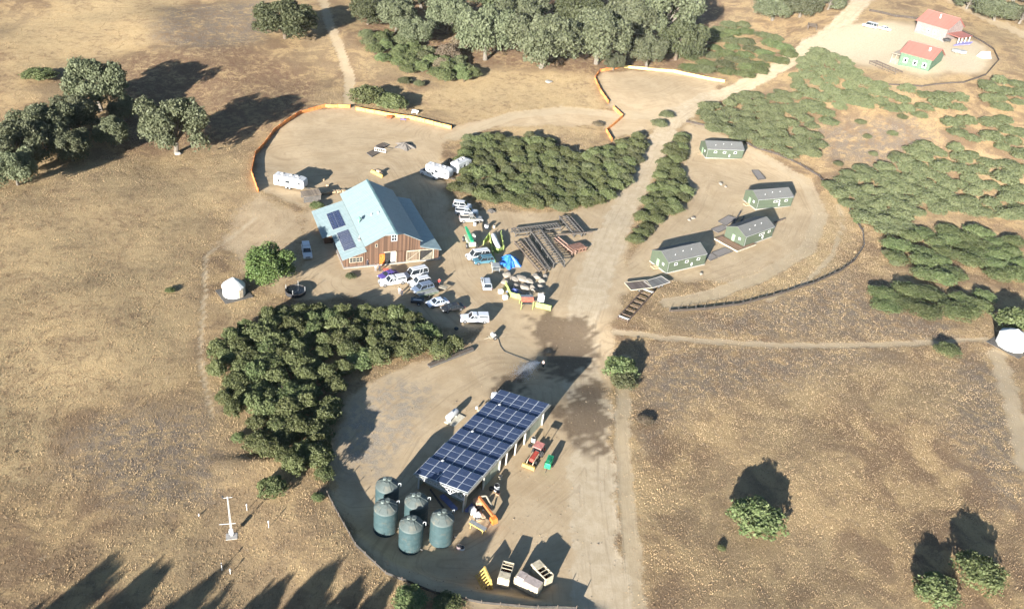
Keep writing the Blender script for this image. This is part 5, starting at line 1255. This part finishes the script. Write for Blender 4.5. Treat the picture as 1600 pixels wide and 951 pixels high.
for s in (-1, 1): MB().bar((-.2, s*.3, .9), (-.1, s*1.3, .1), .14, .14).build('stabiliser', DARKM, e)
for s in (-1, 1): wheel(e, -1.2, s*.7, .4, .25)
# white sack on pallet + yellow sawhorse
g = G(742, 806); e = empty('bulk_bags', (g.x, g.y, g.z), .4, 'pair of lumpy white bulk bags left of the orange digger', 'bags')
for x, y, s in ((-.2, .6, 1.0), (.2, -.5, .95)): 
    q = MB().box(x, y, .55*s+.12, 1.0*s, .95*s, 1.0*s, rz=.2, tx=.85, ty=.85).build('bag', mat('white_sack', (.68, .67, .64), .85, bump=.6), e, bevel=.15)
MB().box(0, 0, .08, 1.8, 2.3, .14, rz=.1).build('pallet', WOODB, e)
def sawhorse(p0, p1, lb):
    a, c = G(*p0), G(*p1); mid = (a+c)/2; L = (c-a).length; e = empty('work_table', (mid.x, mid.y, H(mid.x, mid.y)), yaw(a, c), lb, 'table')
    MB().box(0, 0, .92, L, .7, .07).build('tabletop', GALV, e); MB().box(0, -.40, .86, L*.9, .07, .2).build('apron', YEL, e)
    for x in (-L*.38, L*.38):
        for s in (-1, 1): MB().bar((x, s*.2, .85), (x+.1, s*.48, 0), .08, .08).build('leg', YEL, e)
sawhorse((734, 820), (758, 834), 'grey work table on yellow legs between tanks and orange digger')
# stock bins at the bottom
def bin_(pc, p0, p1, L, W, Hh, m, lb, style):
    g = G(*pc); e = empty('stock_bin', (g.x, g.y, g.z), yaw(G(*p0), G(*p1)), lb, 'metal bin', 'metal bins at the bottom of the pad')
    if style == 'open':
        b = MB(); t = .08
        b.box(0, -W/2, Hh/2+.25, L, t, Hh-.2); b.box(0, W/2, Hh/2+.25, L, t, Hh-.2); b.box(-L/2, 0, Hh/2+.25, t, W-t, Hh-.2); b.box(L/2, 0, Hh/2+.25, t, W-t, Hh-.2); b.build('side_panels', m, e)
        MB().box(0, 0, .45, L-.1, W-.1, .06).build('floor', mat('rust_red_inside', (.20, .06, .03), .9), e)
        MB().box(-L*.3, 0, Hh+.18, L*.36, W, .1).build('lid', m, e)
        b = MB(); 
        for x in (-.1*L, .1*L, .3*L): b.box(x, 0, Hh+.14, .08, W-.1, .08)
        b.build('cross_bar', m, e)
    elif style == 'closed':
        MB().box(0, 0, Hh/2+.2, L, W, Hh, ty=.93).build('body', m, e)
        b = MB(); b.box(.1, 0, Hh+.24, L-.3, W-.3, .08); b.box(-L*.28, 0, Hh+.38, 1.1, W*.7, .2); b.build('lid', mat('pinkish_metal', (.36, .30, .27), .7), e)
        b = MB()
        for i in range(6): b.box(-L/2+.35+i*(L-.7)/5, -W/2-.03, Hh/2+.2, .08, .08, Hh-.2)
        b.build('rib', mat('cream_metal', (.44, .38, .27), .6), e)
    else:       # feeder rack on its side: sloping face with ribs
        b = MB(); b.hexa([(-L/2, .1, .05), (L/2, .1, .05), (L/2, .45, .05), (-L/2, .45, .05), (-L/2+.3, -.1, Hh+.3), (L/2-.3, -.1, Hh+.3), (L/2-.3, .1, Hh+.3), (-L/2+.3, .1, Hh+.3)]); b.build('back_panel', m, e)
        b = MB()
        for i in range(6): x = -L/2+.2+i*(L-.4)/5; b.bar((x, .05, Hh*.9), (x*.95, -1.0, .1), .14, .1)
        b.bar((-L/2, -1.05, .12), (L/2, -1.05, .12), .1, .1); b.build('rib', m, e)
    for x in (-L*.38, L*.38):
        for s in (-1, 1): MB().box(x, s*W*.36, .12, .14, .14, .24).build('foot', DARKM, e)
CM = mat('cream_metal', (.44, .38, .27), .6)
bin_((760, 908), (753, 893), (765, 920), 2.9, 1.2, 1.5, YEL, 'yellow ribbed feeder rack, leftmost of the bins at the bottom', 'rack')
bin_((789, 905), (785, 918), (793, 892), 3.0, 1.5, 1.7, CM, 'open cream bin with a rust red inside, second from left at the bottom', 'open')
bin_((824, 919), (808, 911), (840, 928), 3.6, 1.6, 1.6, mat('cream_yellow_metal', (.44, .38, .27), .6), 'closed pinkish lidded bin, longest of the bins at the bottom', 'closed')
bin_((845, 903), (834, 892), (856, 915), 3.1, 1.4, 1.7, CM, 'open cream bin with crossed bars, rightmost at the bottom', 'open')
# white container and pallet left of the shed top
g = G(771, 627); e = empty('white_drum_cart', (g.x, g.y, g.z), rad(20), 'white plastic box tank on a pallet at the upper left end of the shed', 'container')
MB().box(.3, .5, .75, 1.1, 1.1, 1.2, tx=.85, ty=.85).build('tank', WHITE, e, bevel=.1); MB().box(.3, .5, .08, 1.4, 1.4, .14).build('pallet', WOODG, e)
g = G(756, 640); e = empty('pallet_stack', (g.x, g.y, g.z), rad(58), 'stack of pale pallets and tools beside the upper left shed corner', 'pallets')
for i in range(3): MB().box(0, .04*i, .1+.17*i, 2.2, 1.2, .14, rz=.06*i).build('pallet', WOODB, e)
MB().cyl((-.9, .9, .3), (-.9, .9, .75), .18, .18, 10).build('bucket', WHITE, e)
# items near the shed's open side
def drum(px, py, r_, h_, m, lb, cat='drum', name='drum', top=None):
    g = G(px, py); e = empty(name, (g.x, g.y, g.z), 0, lb, cat)
    MB().lathe([(0, 0), (r_, 0), (r_*1.02, h_*.33), (r_*.98, h_*.36), (r_*1.02, h_*.66), (r_, h_)], 16).build('body', m, e)
    MB().cyl((0, 0, h_-.04), (0, 0, h_), r_*.9, r_*.9, 16).build('lid', top or DARKM, e); return e
drum(776, 765, .42, 1.0, WHITE, 'white drum with a dark top beside the shed, above the digger shadow'); drum(778, 771, .3, .4, mat('peach_plastic', (.70, .38, .24), .6), 'small orange tub in front of the white drum', 'tub', 'tub'); drum(768, 764, .4, .3, TYRE, 'old black tyre lying beside the white drum', 'tyre', 'old_tyre')
drum(833, 690, .35, .9, WHITE, 'white drum against the shed near the red tractor'); drum(828, 697, .34, .3, TYRE, 'old tyre against the shed near the red tractor', 'tyre', 'old_tyre'); drum(782, 747, .35, .5, CREAM, 'small pale bucket beside the shed in front of the siding', 'bucket', 'bucket')
drum(713, 514, .42, .25, TYRE, 'black tyre on the ground left of the silver white pickup', 'tyre', 'old_tyre')
drum(717, 856, .35, .5, mat('pinkish_plastic', (.55, .42, .40), .6), 'pinkish tub in the litter heap below the right water tank', 'tub', 'tub'); drum(722, 857, .36, .35, WHITE, 'white tub in the litter heap below the right water tank', 'tub', 'tub')
drum(742, 352, .35, .9, WHITE, 'white drum below the tan pickup'); drum(760, 357, .5, 1.1, WHITE, 'larger white drum between tan pickup and white cylinder'); drum(772, 356, .3, .8, CREAM, 'narrow cream drum right of the larger white one')
# dark round stock tank beside the thicket
g = G(462, 458); e = empty('round_stock_tank', (g.x, g.y, g.z), 0, 'dark round open water trough at the upper edge of the big thicket', 'trough')
MB().lathe([(0, .1), (2.0, .1), (2.03, .9), (1.95, .9), (1.92, .75)], 24).build('wall', mat('dark_grey_rubber', (.03, .03, .033), .8), e); MB().cyl((0, 0, .6), (0, 0, .66), 1.92, 1.92, 24).build('water', mat('dark_water', (.02, .025, .03), .08, dirt=0), e)
b = MB()
for i in range(4): a = i*1.57; b.box(1.9*math.cos(a), 1.9*math.sin(a), .9, .08, .08, 1.8)
b.build('stake', GALV, e)
# yard behind barn: boat-like yellow heap, crossed panels, fire trailer
g = G(590, 273); e = empty('yellow_scraper', (g.x, g.y, g.z), yaw(G(577, 266), G(603, 279)), 'yellow scraper blade attachment lying behind the barn roof', 'machine')
b = MB(); b.hexa([(-2.3, -.5, 0), (2.3, -.5, 0), (2.0, .5, 0), (-2.0, .5, 0), (-2.1, -.2, .7), (2.1, -.2, .7), (1.9, .1, .7), (-1.9, .1, .7)]); b.build('blade', YEL, e)
b = MB(); b.bar((-1.2, .4, .5), (0, 1.4, .5), .16, .2); b.bar((1.2, .4, .5), (0, 1.4, .5), .16, .2); b.box(0, .3, .95, 1.0, .6, .5); b.build('mount', mat('machine_tan', (.50, .36, .24), .6), e)
for i, (c_, lb) in enumerate([((583, 240), 'dark solid panel lying left of a white slatted one behind the barn'), ((597, 229), 'dark tipped panel lying above the white slatted one behind the barn')]):
    pad([(c_[0]-2, c_[1]+6), (c_[0]+10, c_[1]-1), (c_[0]+1, c_[1]-5), (c_[0]-10, c_[1])], 'ground_panel', lb, 'panel', WOODD, WOODG, .25)
g = G(594, 238); e = empty('white_gate', (g.x, g.y, g.z), yaw(G(586, 236), G(603, 239)), 'small white slatted gate lying between two dark panels behind the barn', 'gate')
b = MB(); framebox(b, -1.6, 1.6, 0, .15, 1.15, .12)
for i in range(5): b.box(-1.1+i*.55, .02, .65, .08, .05, .9)
b.build('slats', WHITE, e); MB().box(0, .2, .1, 3.2, .5, .1).build('foot', WOODG, e)
g = G(608, 186); e = empty('orange_barrow', (g.x, g.y, g.z), .5, 'small red orange cart in front of the straight orange fence', 'cart')
MB().box(0, 0, .75, 1.3, .8, .5, tx=1.2, ty=1.2).build('tray', mat('red_orange_paint', (.62, .12, .04), .5), e); wheel(e, .7, 0.01, .25, .12); b = MB(); b.bar((-.5, .3, .7), (-1.5, .35, .6), .06, .06); b.bar((-.5, -.3, .7), (-1.5, -.35, .6), .06, .06); b.build('handle', DARKM, e)
g = G(630, 190); e = empty('violet_table', (g.x, g.y, g.z), .1, 'small violet topped table in front of the straight orange fence', 'table')
MB().box(0, 0, .75, 1.7, 1.0, .1).build('tabletop', mat('violet_plastic', (.20, .17, .42), .5), e)
for x in (-.7, .7):
    for y in (-.4, .4): MB().box(x, y, .35, .07, .07, .7).build('leg', DARKM, e)
g = G(648, 178); e = empty('white_bench', (g.x, g.y, g.z), -.2, 'pale bench in the shade right of the bush clump', 'bench'); MB().box(0, 0, .5, 2.0, .7, .1).build('seat', WHITE, e); MB().box(0, .35, .85, 2.0, .08, .5).build('backrest', WHITE, e)
for x in (-.8, .8): MB().box(x, 0, .22, .1, .6, .44).build('leg', WHITE, e)
for px, py, lb in [(505, 282, 'small tan block on the yard right of the lone camper trailer'), (512, 291, 'tan stump with shadow on the yard behind the barn')]:
    drum(px, py, .4, .5, WOODB, lb, 'stump', 'tree_stump', WOODB)
# sprinkler cart, hose, person with hose, water spray
g = G(770, 529); e = empty('hose_cart', (g.x, g.y, g.z), .6, 'pale wheeled hose cart on the dirt below the silver white pickup', 'cart')
b = MB(); b.box(0, 0, .5, 1.6, .9, .1); b.bar((-.8, 0, .5), (-1.8, .2, .3), .07, .07); b.build('frame', CREAM, e); MB().cyl((0, -.4, .9), (0, .4, .9), .45, .45, 16).build('reel', mat('grey_reel', (.40, .38, .35), .6), e)
for s in (-1, 1): wheel(e, .2, s*.55, .4, .15)
hp = [G(778, 528), G(782, 541), G(788, 549), G(805, 556), G(822, 562), G(836, 568), G(846, 572)]
o0 = hp[0]; o = MB().tube([(q.x-o0.x, q.y-o0.y, H(q.x, q.y)-o0.z+.06) for q in hp[:-1]]+[(hp[-1].x-o0.x, hp[-1].y-o0.y, hp[-1].z-o0.z+.9)], .045, 6).build('hose', mat('dark_hose', (.05, .05, .045), .6)); o.location = o0; tag(o, 'dark hose running from the hose cart to the person spraying water', 'hose')
r_ = random.Random(4); b = MB(); s0 = G(843, 574); t0_ = G(812, 588); base = Vector((s0.x, s0.y, s0.z+1.1))
for i in range(2600):
    t = r_.random()**.7; p_ = base.lerp(Vector((t0_.x, t0_.y, t0_.z+.1)), t); sp = 1.9*t+.05; z = p_.z+1.2*math.sin(math.pi*t)*.8
    q = Vector((p_.x+r_.gauss(0, sp*.5), p_.y+r_.gauss(0, sp*.5), max(z+r_.gauss(0, sp*.2), .1))); s = .075
    b.poly([q+Vector((s, 0, 0)), q+Vector((0, s, .02)), q+Vector((-s, 0, s)), q+Vector((0, -s, s))])
for v_ in range(len(b.v)): b.v[v_] = tuple(Vector(b.v[v_])-base)
o = b.build('water_spray', mat('water_droplets', (.75, .77, .80), .3, dirt=0), fix=False); o.location = base; tag(o, 'white fan of sprayed water drops left of the person with the hose', 'water spray', None, 'stuff')

# ------------------------------------------------------------------ people
SKIN = mat('skin', (.45, .28, .20), .6, dirt=0); HAIR = mat('dark_hair', (.03, .02, .015), .8, dirt=0)
def person(px, py, shirt, pants, lb, yw=0.0, arm=0.0):
    g = G(px, py); e = empty('person', (g.x, g.y, g.z), yw, lb, 'person')
    V = [(0, 0, .95), (0, 0, 1.15), (0, 0, 1.40), (0, 0, 1.52), (0, .01, 1.62), (0, .01, 1.74),
         (-.17, 0, 1.42), (-.25, .03+arm*.1, 1.16), (-.27+arm*.1, .10+arm*.3, .92+arm*.2), (.17, 0, 1.42), (.25, .03+arm*.1, 1.16), (.27-arm*.1, .10+arm*.3, .92+arm*.2),
         (-.10, 0, .90), (-.12, .04, .50), (-.13, -.02, .08), (-.13, .12, .04), (.10, 0, .90), (.13, -.03, .50), (.15, -.06, .08), (.15, .08, .04)]
    E_ = [(0, 1), (1, 2), (2, 3), (3, 4), (4, 5), (2, 6), (6, 7), (7, 8), (2, 9), (9, 10), (10, 11), (0, 12), (12, 13), (13, 14), (14, 15), (0, 16), (16, 17), (17, 18), (18, 19)]
    Rr = [(.15, .11), (.14, .10), (.17, .11), (.06, .06), (.085, .10), (.07, .09), (.07, .07), (.05, .05), (.038, .038), (.07, .07), (.05, .05), (.038, .038), (.095, .1), (.065, .07), (.045, .05), (.045, .035), (.095, .1), (.065, .07), (.045, .05), (.045, .035)]
    me = bpy.data.meshes.new('body'); me.from_pydata(V, E_, []); o = bpy.data.objects.new('body', me); col.objects.link(o); o.parent = e
    bm = bmesh.new(); bm.from_mesh(me); ly = bm.verts.layers.skin.verify()
    for v, r__ in zip(bm.verts, Rr): v[ly].radius = r__; v[ly].use_root = (v.index == 0)
    bm.to_mesh(me); bm.free(); me.materials.append(SKIN); o.modifiers.new('skin', 'SKIN'); o.modifiers.new('sub', 'SUBSURF').render_levels = 1
    b = MB(); b.lathe([(.19, .93), (.185, 1.1), (.215, 1.38), (.12, 1.5)], 12); 
    for s in (-1, 1): b.cyl((s*.18, 0, 1.43), (s*.26, .04, 1.15), .085, .065, 8)
    b.build('shirt', shirt, e)
    b = MB()
    for s, y1 in ((-1, .02), (1, -.05)): b.cyl((s*.10, 0, .97), (s*.13, y1, .12), .125, .08, 10)
    b.build('trousers', pants, e)
    MB().lathe([(.10, 1.66), (.115, 1.74), (.09, 1.83), (0, 1.86)], 10).build('hair', HAIR, e)
    return e
def cl(n, c): return mat(n, c, .85, dirt=0)
person(848, 574, cl('grey_cloth', (.35, .35, .36)), cl('dark_cloth', (.04, .04, .05)), 'person holding the hose on wet dirt at the tip of the shed shadow', 2.6, 1)
person(624, 460, cl('white_cloth', (.75, .75, .75)), cl('grey_trousers', (.22, .21, .2)), 'person in a white shirt standing between thicket and white capped pickup')
person(628, 463, cl('dark_cloth', (.04, .04, .05)), cl('dark_cloth', (.04, .04, .05)), 'person in dark clothes next to the one in a white shirt')
person(686, 446, cl('red_cloth', (.50, .05, .04)), cl('dark_cloth', (.04, .04, .05)), 'person in a red top right of the packed cars')
person(593, 424, cl('dark_cloth', (.04, .04, .05)), cl('dark_cloth', (.04, .04, .05)), 'person in dark clothes in front of the barn, left of its doorway')
person(587, 424, cl('pink_cloth', (.72, .38, .34)), cl('grey_trousers', (.22, .21, .2)), 'person in a pink top in front of the barn wall')
person(574, 415, cl('dark_cloth', (.04, .04, .05)), cl('dark_cloth', (.04, .04, .05)), 'person in dark clothes leaning by the barn corner window')
# benches, signs and trailer in the parking
def box_thing(px, py, sx, sy, sz, rz, m, name, lb, cat, leg=None, m2=None):
    g = G(px, py); e = empty(name, (g.x, g.y, g.z), rz, lb, cat)
    MB().box(0, 0, (leg or 0)+sz/2, sx, sy, sz).build('top', m, e)
    if leg:
        for x in (-sx*.42, sx*.42):
            for y in (-sy*.4, sy*.4): MB().box(x, y, leg/2, .08, .08, leg).build('leg', m2 or DARKM, e)
    return e
box_thing(677, 445, 1.5, 1.0, .08, .5, CREAM, 'cream_table', 'small cream table right of the dark blue grey car', 'table', .8)
box_thing(692, 454, 1.6, 1.1, .08, -.3, CREAM, 'cream_table', 'cream table above the pale blue sedan', 'table', .8)
box_thing(603, 426, 1.2, .8, .08, .4, mat('coral_canvas', (.70, .16, .10), .7), 'coral_table', 'small coral red table by the barn doorway', 'table', .8)
g = G(668, 462); e = empty('utility_trailer', (g.x, g.y, g.z), yaw(G(648, 468), G(690, 457)), 'olive utility trailer loaded with rods between the blue cars', 'trailer')
b = MB(); b.box(0, 0, .6, 4.2, 1.6, .1)
for s in (-1, 1): b.box(0, s*.8, .95, 4.2, .07, .12); 
for x in (-2, -1, 0, 1, 2):
    for s in (-1, 1): b.box(x, s*.8, .75, .07, .07, .4)
b.build('bed_frame', mat('olive_paint', (.17, .20, .14), .6), e)
for s in (-1, 1): wheel(e, -.2, s*.92, .34, .2)
b = MB(); r_ = random.Random(2)
for i in range(9): b.bar((-2.3, -.6+i*.15, .72+r_.random()*.2), (2.2, -.7+i*.16, .72+r_.random()*.3), .08, .08)
b.build('rods', GALV, e); b = MB(); b.bar((-2.1, 0, .55), (-3.4, 0, .5), .1, .1); b.build('tow_bar', DARKM, e)
g = G(652, 474); e = empty('dark_trailer', (g.x, g.y, g.z), 0.1, 'small black trailer in tree shade at the thicket edge', 'trailer'); MB().box(0, 0, .75, 2.6, 1.5, .5).build('box', VK, e); MB().box(0, -.2, 1.02, 1.6, .25, .05).build('stripe', WHITE, e)
for s in (-1, 1): wheel(e, .3, s*.85, .36, .2)
for px, py, lb in [(782, 458, 'upper white beehive box left of the lime fence corner'), (789, 467, 'lower white beehive box left of the lime fence corner')]:
    g = G(px, py); e = empty('white_box', (g.x, g.y, g.z), .5, lb, 'box'); MB().box(0, 0, .4, .9, .7, .7).build('body', WHITE, e); MB().box(0, 0, .79, 1.0, .8, .08).build('lid', mat('door_white', (.64, .64, .62), .5), e)
g = G(774, 423); e = empty('grey_rack', (g.x, g.y, g.z), rad(10), 'grey metal rack at the end of the lime fence above the silver car', 'rack')
for x in (-.8, .8):
    for y in (-.9, .9): MB().box(x, y, .8, .1, .1, 1.6).build('post', GALV, e)
b = MB(); b.box(0, 0, 1.55, 1.6, 1.8, .07); b.box(0, 0, .6, 1.5, 1.7, .07); b.build('shelf', GALV, e)
# garden bed in front of the barn
gb = [G(586, 430), G(590, 438), G(600, 445), G(575, 440)]
# ------------------------------------------------------------------ weather mast and instruments
g = G(362, 838); e = empty('weather_mast', (g.x, g.y, g.z), .3, 'tall thin white lattice mast with a crossarm in the lower left field', 'mast')
b = MB()
for i in range(3): a = i*2.094; b.cyl((.16*math.cos(a), .16*math.sin(a), 0), (.07*math.cos(a), .07*math.sin(a), 7.6), .02, .018, 6)
for k in range(22):
    z0 = k*.345; r0 = .16-.09*z0/7.6
    for i in range(3): a0 = i*2.094; a1 = (i+1)*2.094; b.bar((r0*math.cos(a0), r0*math.sin(a0), z0), (r0*math.cos(a1), r0*math.sin(a1), z0+.34), .02, .02)
b.build('lattice', WHITE, e); MB().bar((-1.4, 0, 2.6), (.7, 0, 2.5), .06, .06).build('crossarm', WHITE, e); MB().bar((-.6, .2, 7.2), (.6, .2, 7.2), .05, .05).build('sensor_arm', WHITE, e)
MB().cyl((-.6, .2, 7.25), (-.6, .2, 7.6), .12, .12, 8).build('anemometer', DARKM, e)
MB().box(0, -.1, 1.1, .55, .35, .7).build('instrument_box', WHITE, e); MB().box(0, 0, .06, 1.5, 1.1, .12).build('base_slab', CONC, e)
for px, py, h_, lb in [(386, 797, 1.3, 'slim white instrument post up right of the mast'), (420, 824, 1.4, 'white instrument post right of the mast'), (347, 890, 1.4, 'dark topped instrument post below the mast'), (360, 896, 1.0, 'short white instrument post lowest below the mast'), (311, 806, .5, 'very small white marker left of the mast')]:
    g = G(px, py); e = empty('instrument_post', (g.x, g.y, g.z), 0, lb, 'instrument'); MB().cyl((0, 0, 0), (0, 0, h_), .045, .045, 8).build('post', WHITE, e); MB().cyl((0, 0, h_-.35), (0, 0, h_-.1), .10, .10, 10).build('head', DARKM if py == 890 else WHITE, e)
# ------------------------------------------------------------------ things on the white pad
for px, py, sx, sy, lb in [(1495, 74, 4, 2.2, 'flat violet sheet on the white pad'), ]:
    pad([(1488, 77), (1514, 72), (1520, 66), (1500, 68)], 'violet_sheet', lb, 'sheet', mat('violet_sheet', (.28, .26, .50), .6), mat('violet_sheet', (.28, .26, .50), .6), .1)
for px, py, lb in [(1478, 66, 'dark people sized tool heap beside the larger red roofed house'), (1493, 83, 'grey machine left of the others on the white pad'), (1502, 85, 'grey machine right of the other one on the white pad')]:
    box_thing(px, py, 2.4, 1.6, .9, .3, GALV if px > 1480 else DARKM, 'site_machine', lb, 'machine', .4)
g = G(1537, 90); e = empty('white_tent', (g.x, g.y, g.z), .3, 'small white ridge tent on the dry ground right of the houses', 'tent')
MB().hexa([(-1.8, -1.6, 0), (1.8, -1.6, 0), (1.8, 1.6, 0), (-1.8, 1.6, 0), (-1.8, -.1, 2.0), (1.8, -.1, 2.0), (1.8, .1, 2.0), (-1.8, .1, 2.0)]).build('canopy', WHITE, e)
frame_rack((1362, 101), (1404, 117), 3.0, 1.0, 'long dark frame trailer lying left of the green walled house', 10, WOODD, 'trailer_chassis', cat='trailer', group=None)
frame_rack((1268, 42), (1268, 50), 3.0, 1.6, 'small dark gate frame beside the road bend at the top', 3, WOODD, 'gate_frame', cat='gate', group=None)
plank((700, 803), (672, 765), .25, .15, WOODD, 'timber_beam', 'dark plank under the open shed end behind the water tanks', 'beam')
a = plank((690, 775), (712, 797), .7, .35, mat('dull_violet_sheet', (.20, .22, .42), .7), 'rolled_sheet', 'long bluish roll lying under the open end of the shed', 'roll')
plank((728, 800), (741, 787), .5, .35, mat('dull_violet_sheet', (.20, .22, .42), .7), 'rolled_sheet', 'shorter bluish roll outside the shed corner', 'roll')

# ------------------------------------------------------------------ thin morning air
vm = bpy.data.materials.new('haze'); vm.use_nodes = True; nt = vm.node_tree; nt.nodes.remove(nt.nodes['Principled BSDF'])
pv = nt.nodes.new('ShaderNodeVolumePrincipled'); pv.inputs['Color'].default_value = (.90, .94, 1, 1); pv.inputs['Density'].default_value = .000013; pv.inputs['Anisotropy'].default_value = -.5
nt.links.new(pv.outputs[0], nt.nodes['Material Output'].inputs['Volume'])
o = MB().box(150, 1000, 70, 2700, 2700, 150).build('haze', vm); tag(o, None, None, None, 'stuff')


# loose stones and clods on the bare ground, too many to count
def gravel():
    r = np.random.RandomState(9); n = 26000; X = r.uniform(-60, 70, n); Y = r.uniform(62, 260, n); mk = masks(X, Y)
    k = (np.maximum(mk[0], mk[1]*.6) > .5) & (wob(X, Y, 4., 1.)+r.rand(n)*1.3 > .35); X, Y = X[k], Y[k]; n = len(X); Z = hgt(X, Y)
    s = r.gamma(2., .018, n)+.02; V = np.zeros((n, 5, 3)); a = r.rand(n)*6.28
    for i in range(4):
        V[:, i] = np.stack([X+np.cos(a+i*1.57)*s*1.3, Y+np.sin(a+i*1.57)*s, Z-.01], 1)
    V[:, 4] = np.stack([X, Y, Z+s*.8], 1)
    F = (np.array([[0, 1, 4], [1, 2, 4], [2, 3, 4], [3, 0, 4]])[None]+(np.arange(n)*5)[:, None, None]).reshape(-1, 3)
    me = bpy.data.meshes.new('gravel'); me.vertices.add(n*5); me.vertices.foreach_set('co', V.ravel().astype(np.float32)); m_ = len(F)
    me.loops.add(m_*3); me.loops.foreach_set('vertex_index', F.ravel().astype(np.int32)); me.polygons.add(m_); me.polygons.foreach_set('loop_start', np.arange(0, 3*m_, 3, dtype=np.int32)); me.update(calc_edges=True)
    me.materials.append(mat('loose_stones', (.33, .25, .165), .95, scale=.6, var=.3, dirt=0)); o = bpy.data.objects.new('gravel', me); col.objects.link(o)
    tag(o, 'loose stones and clods scattered on the bare dirt', 'gravel', None, 'stuff')
gravel()
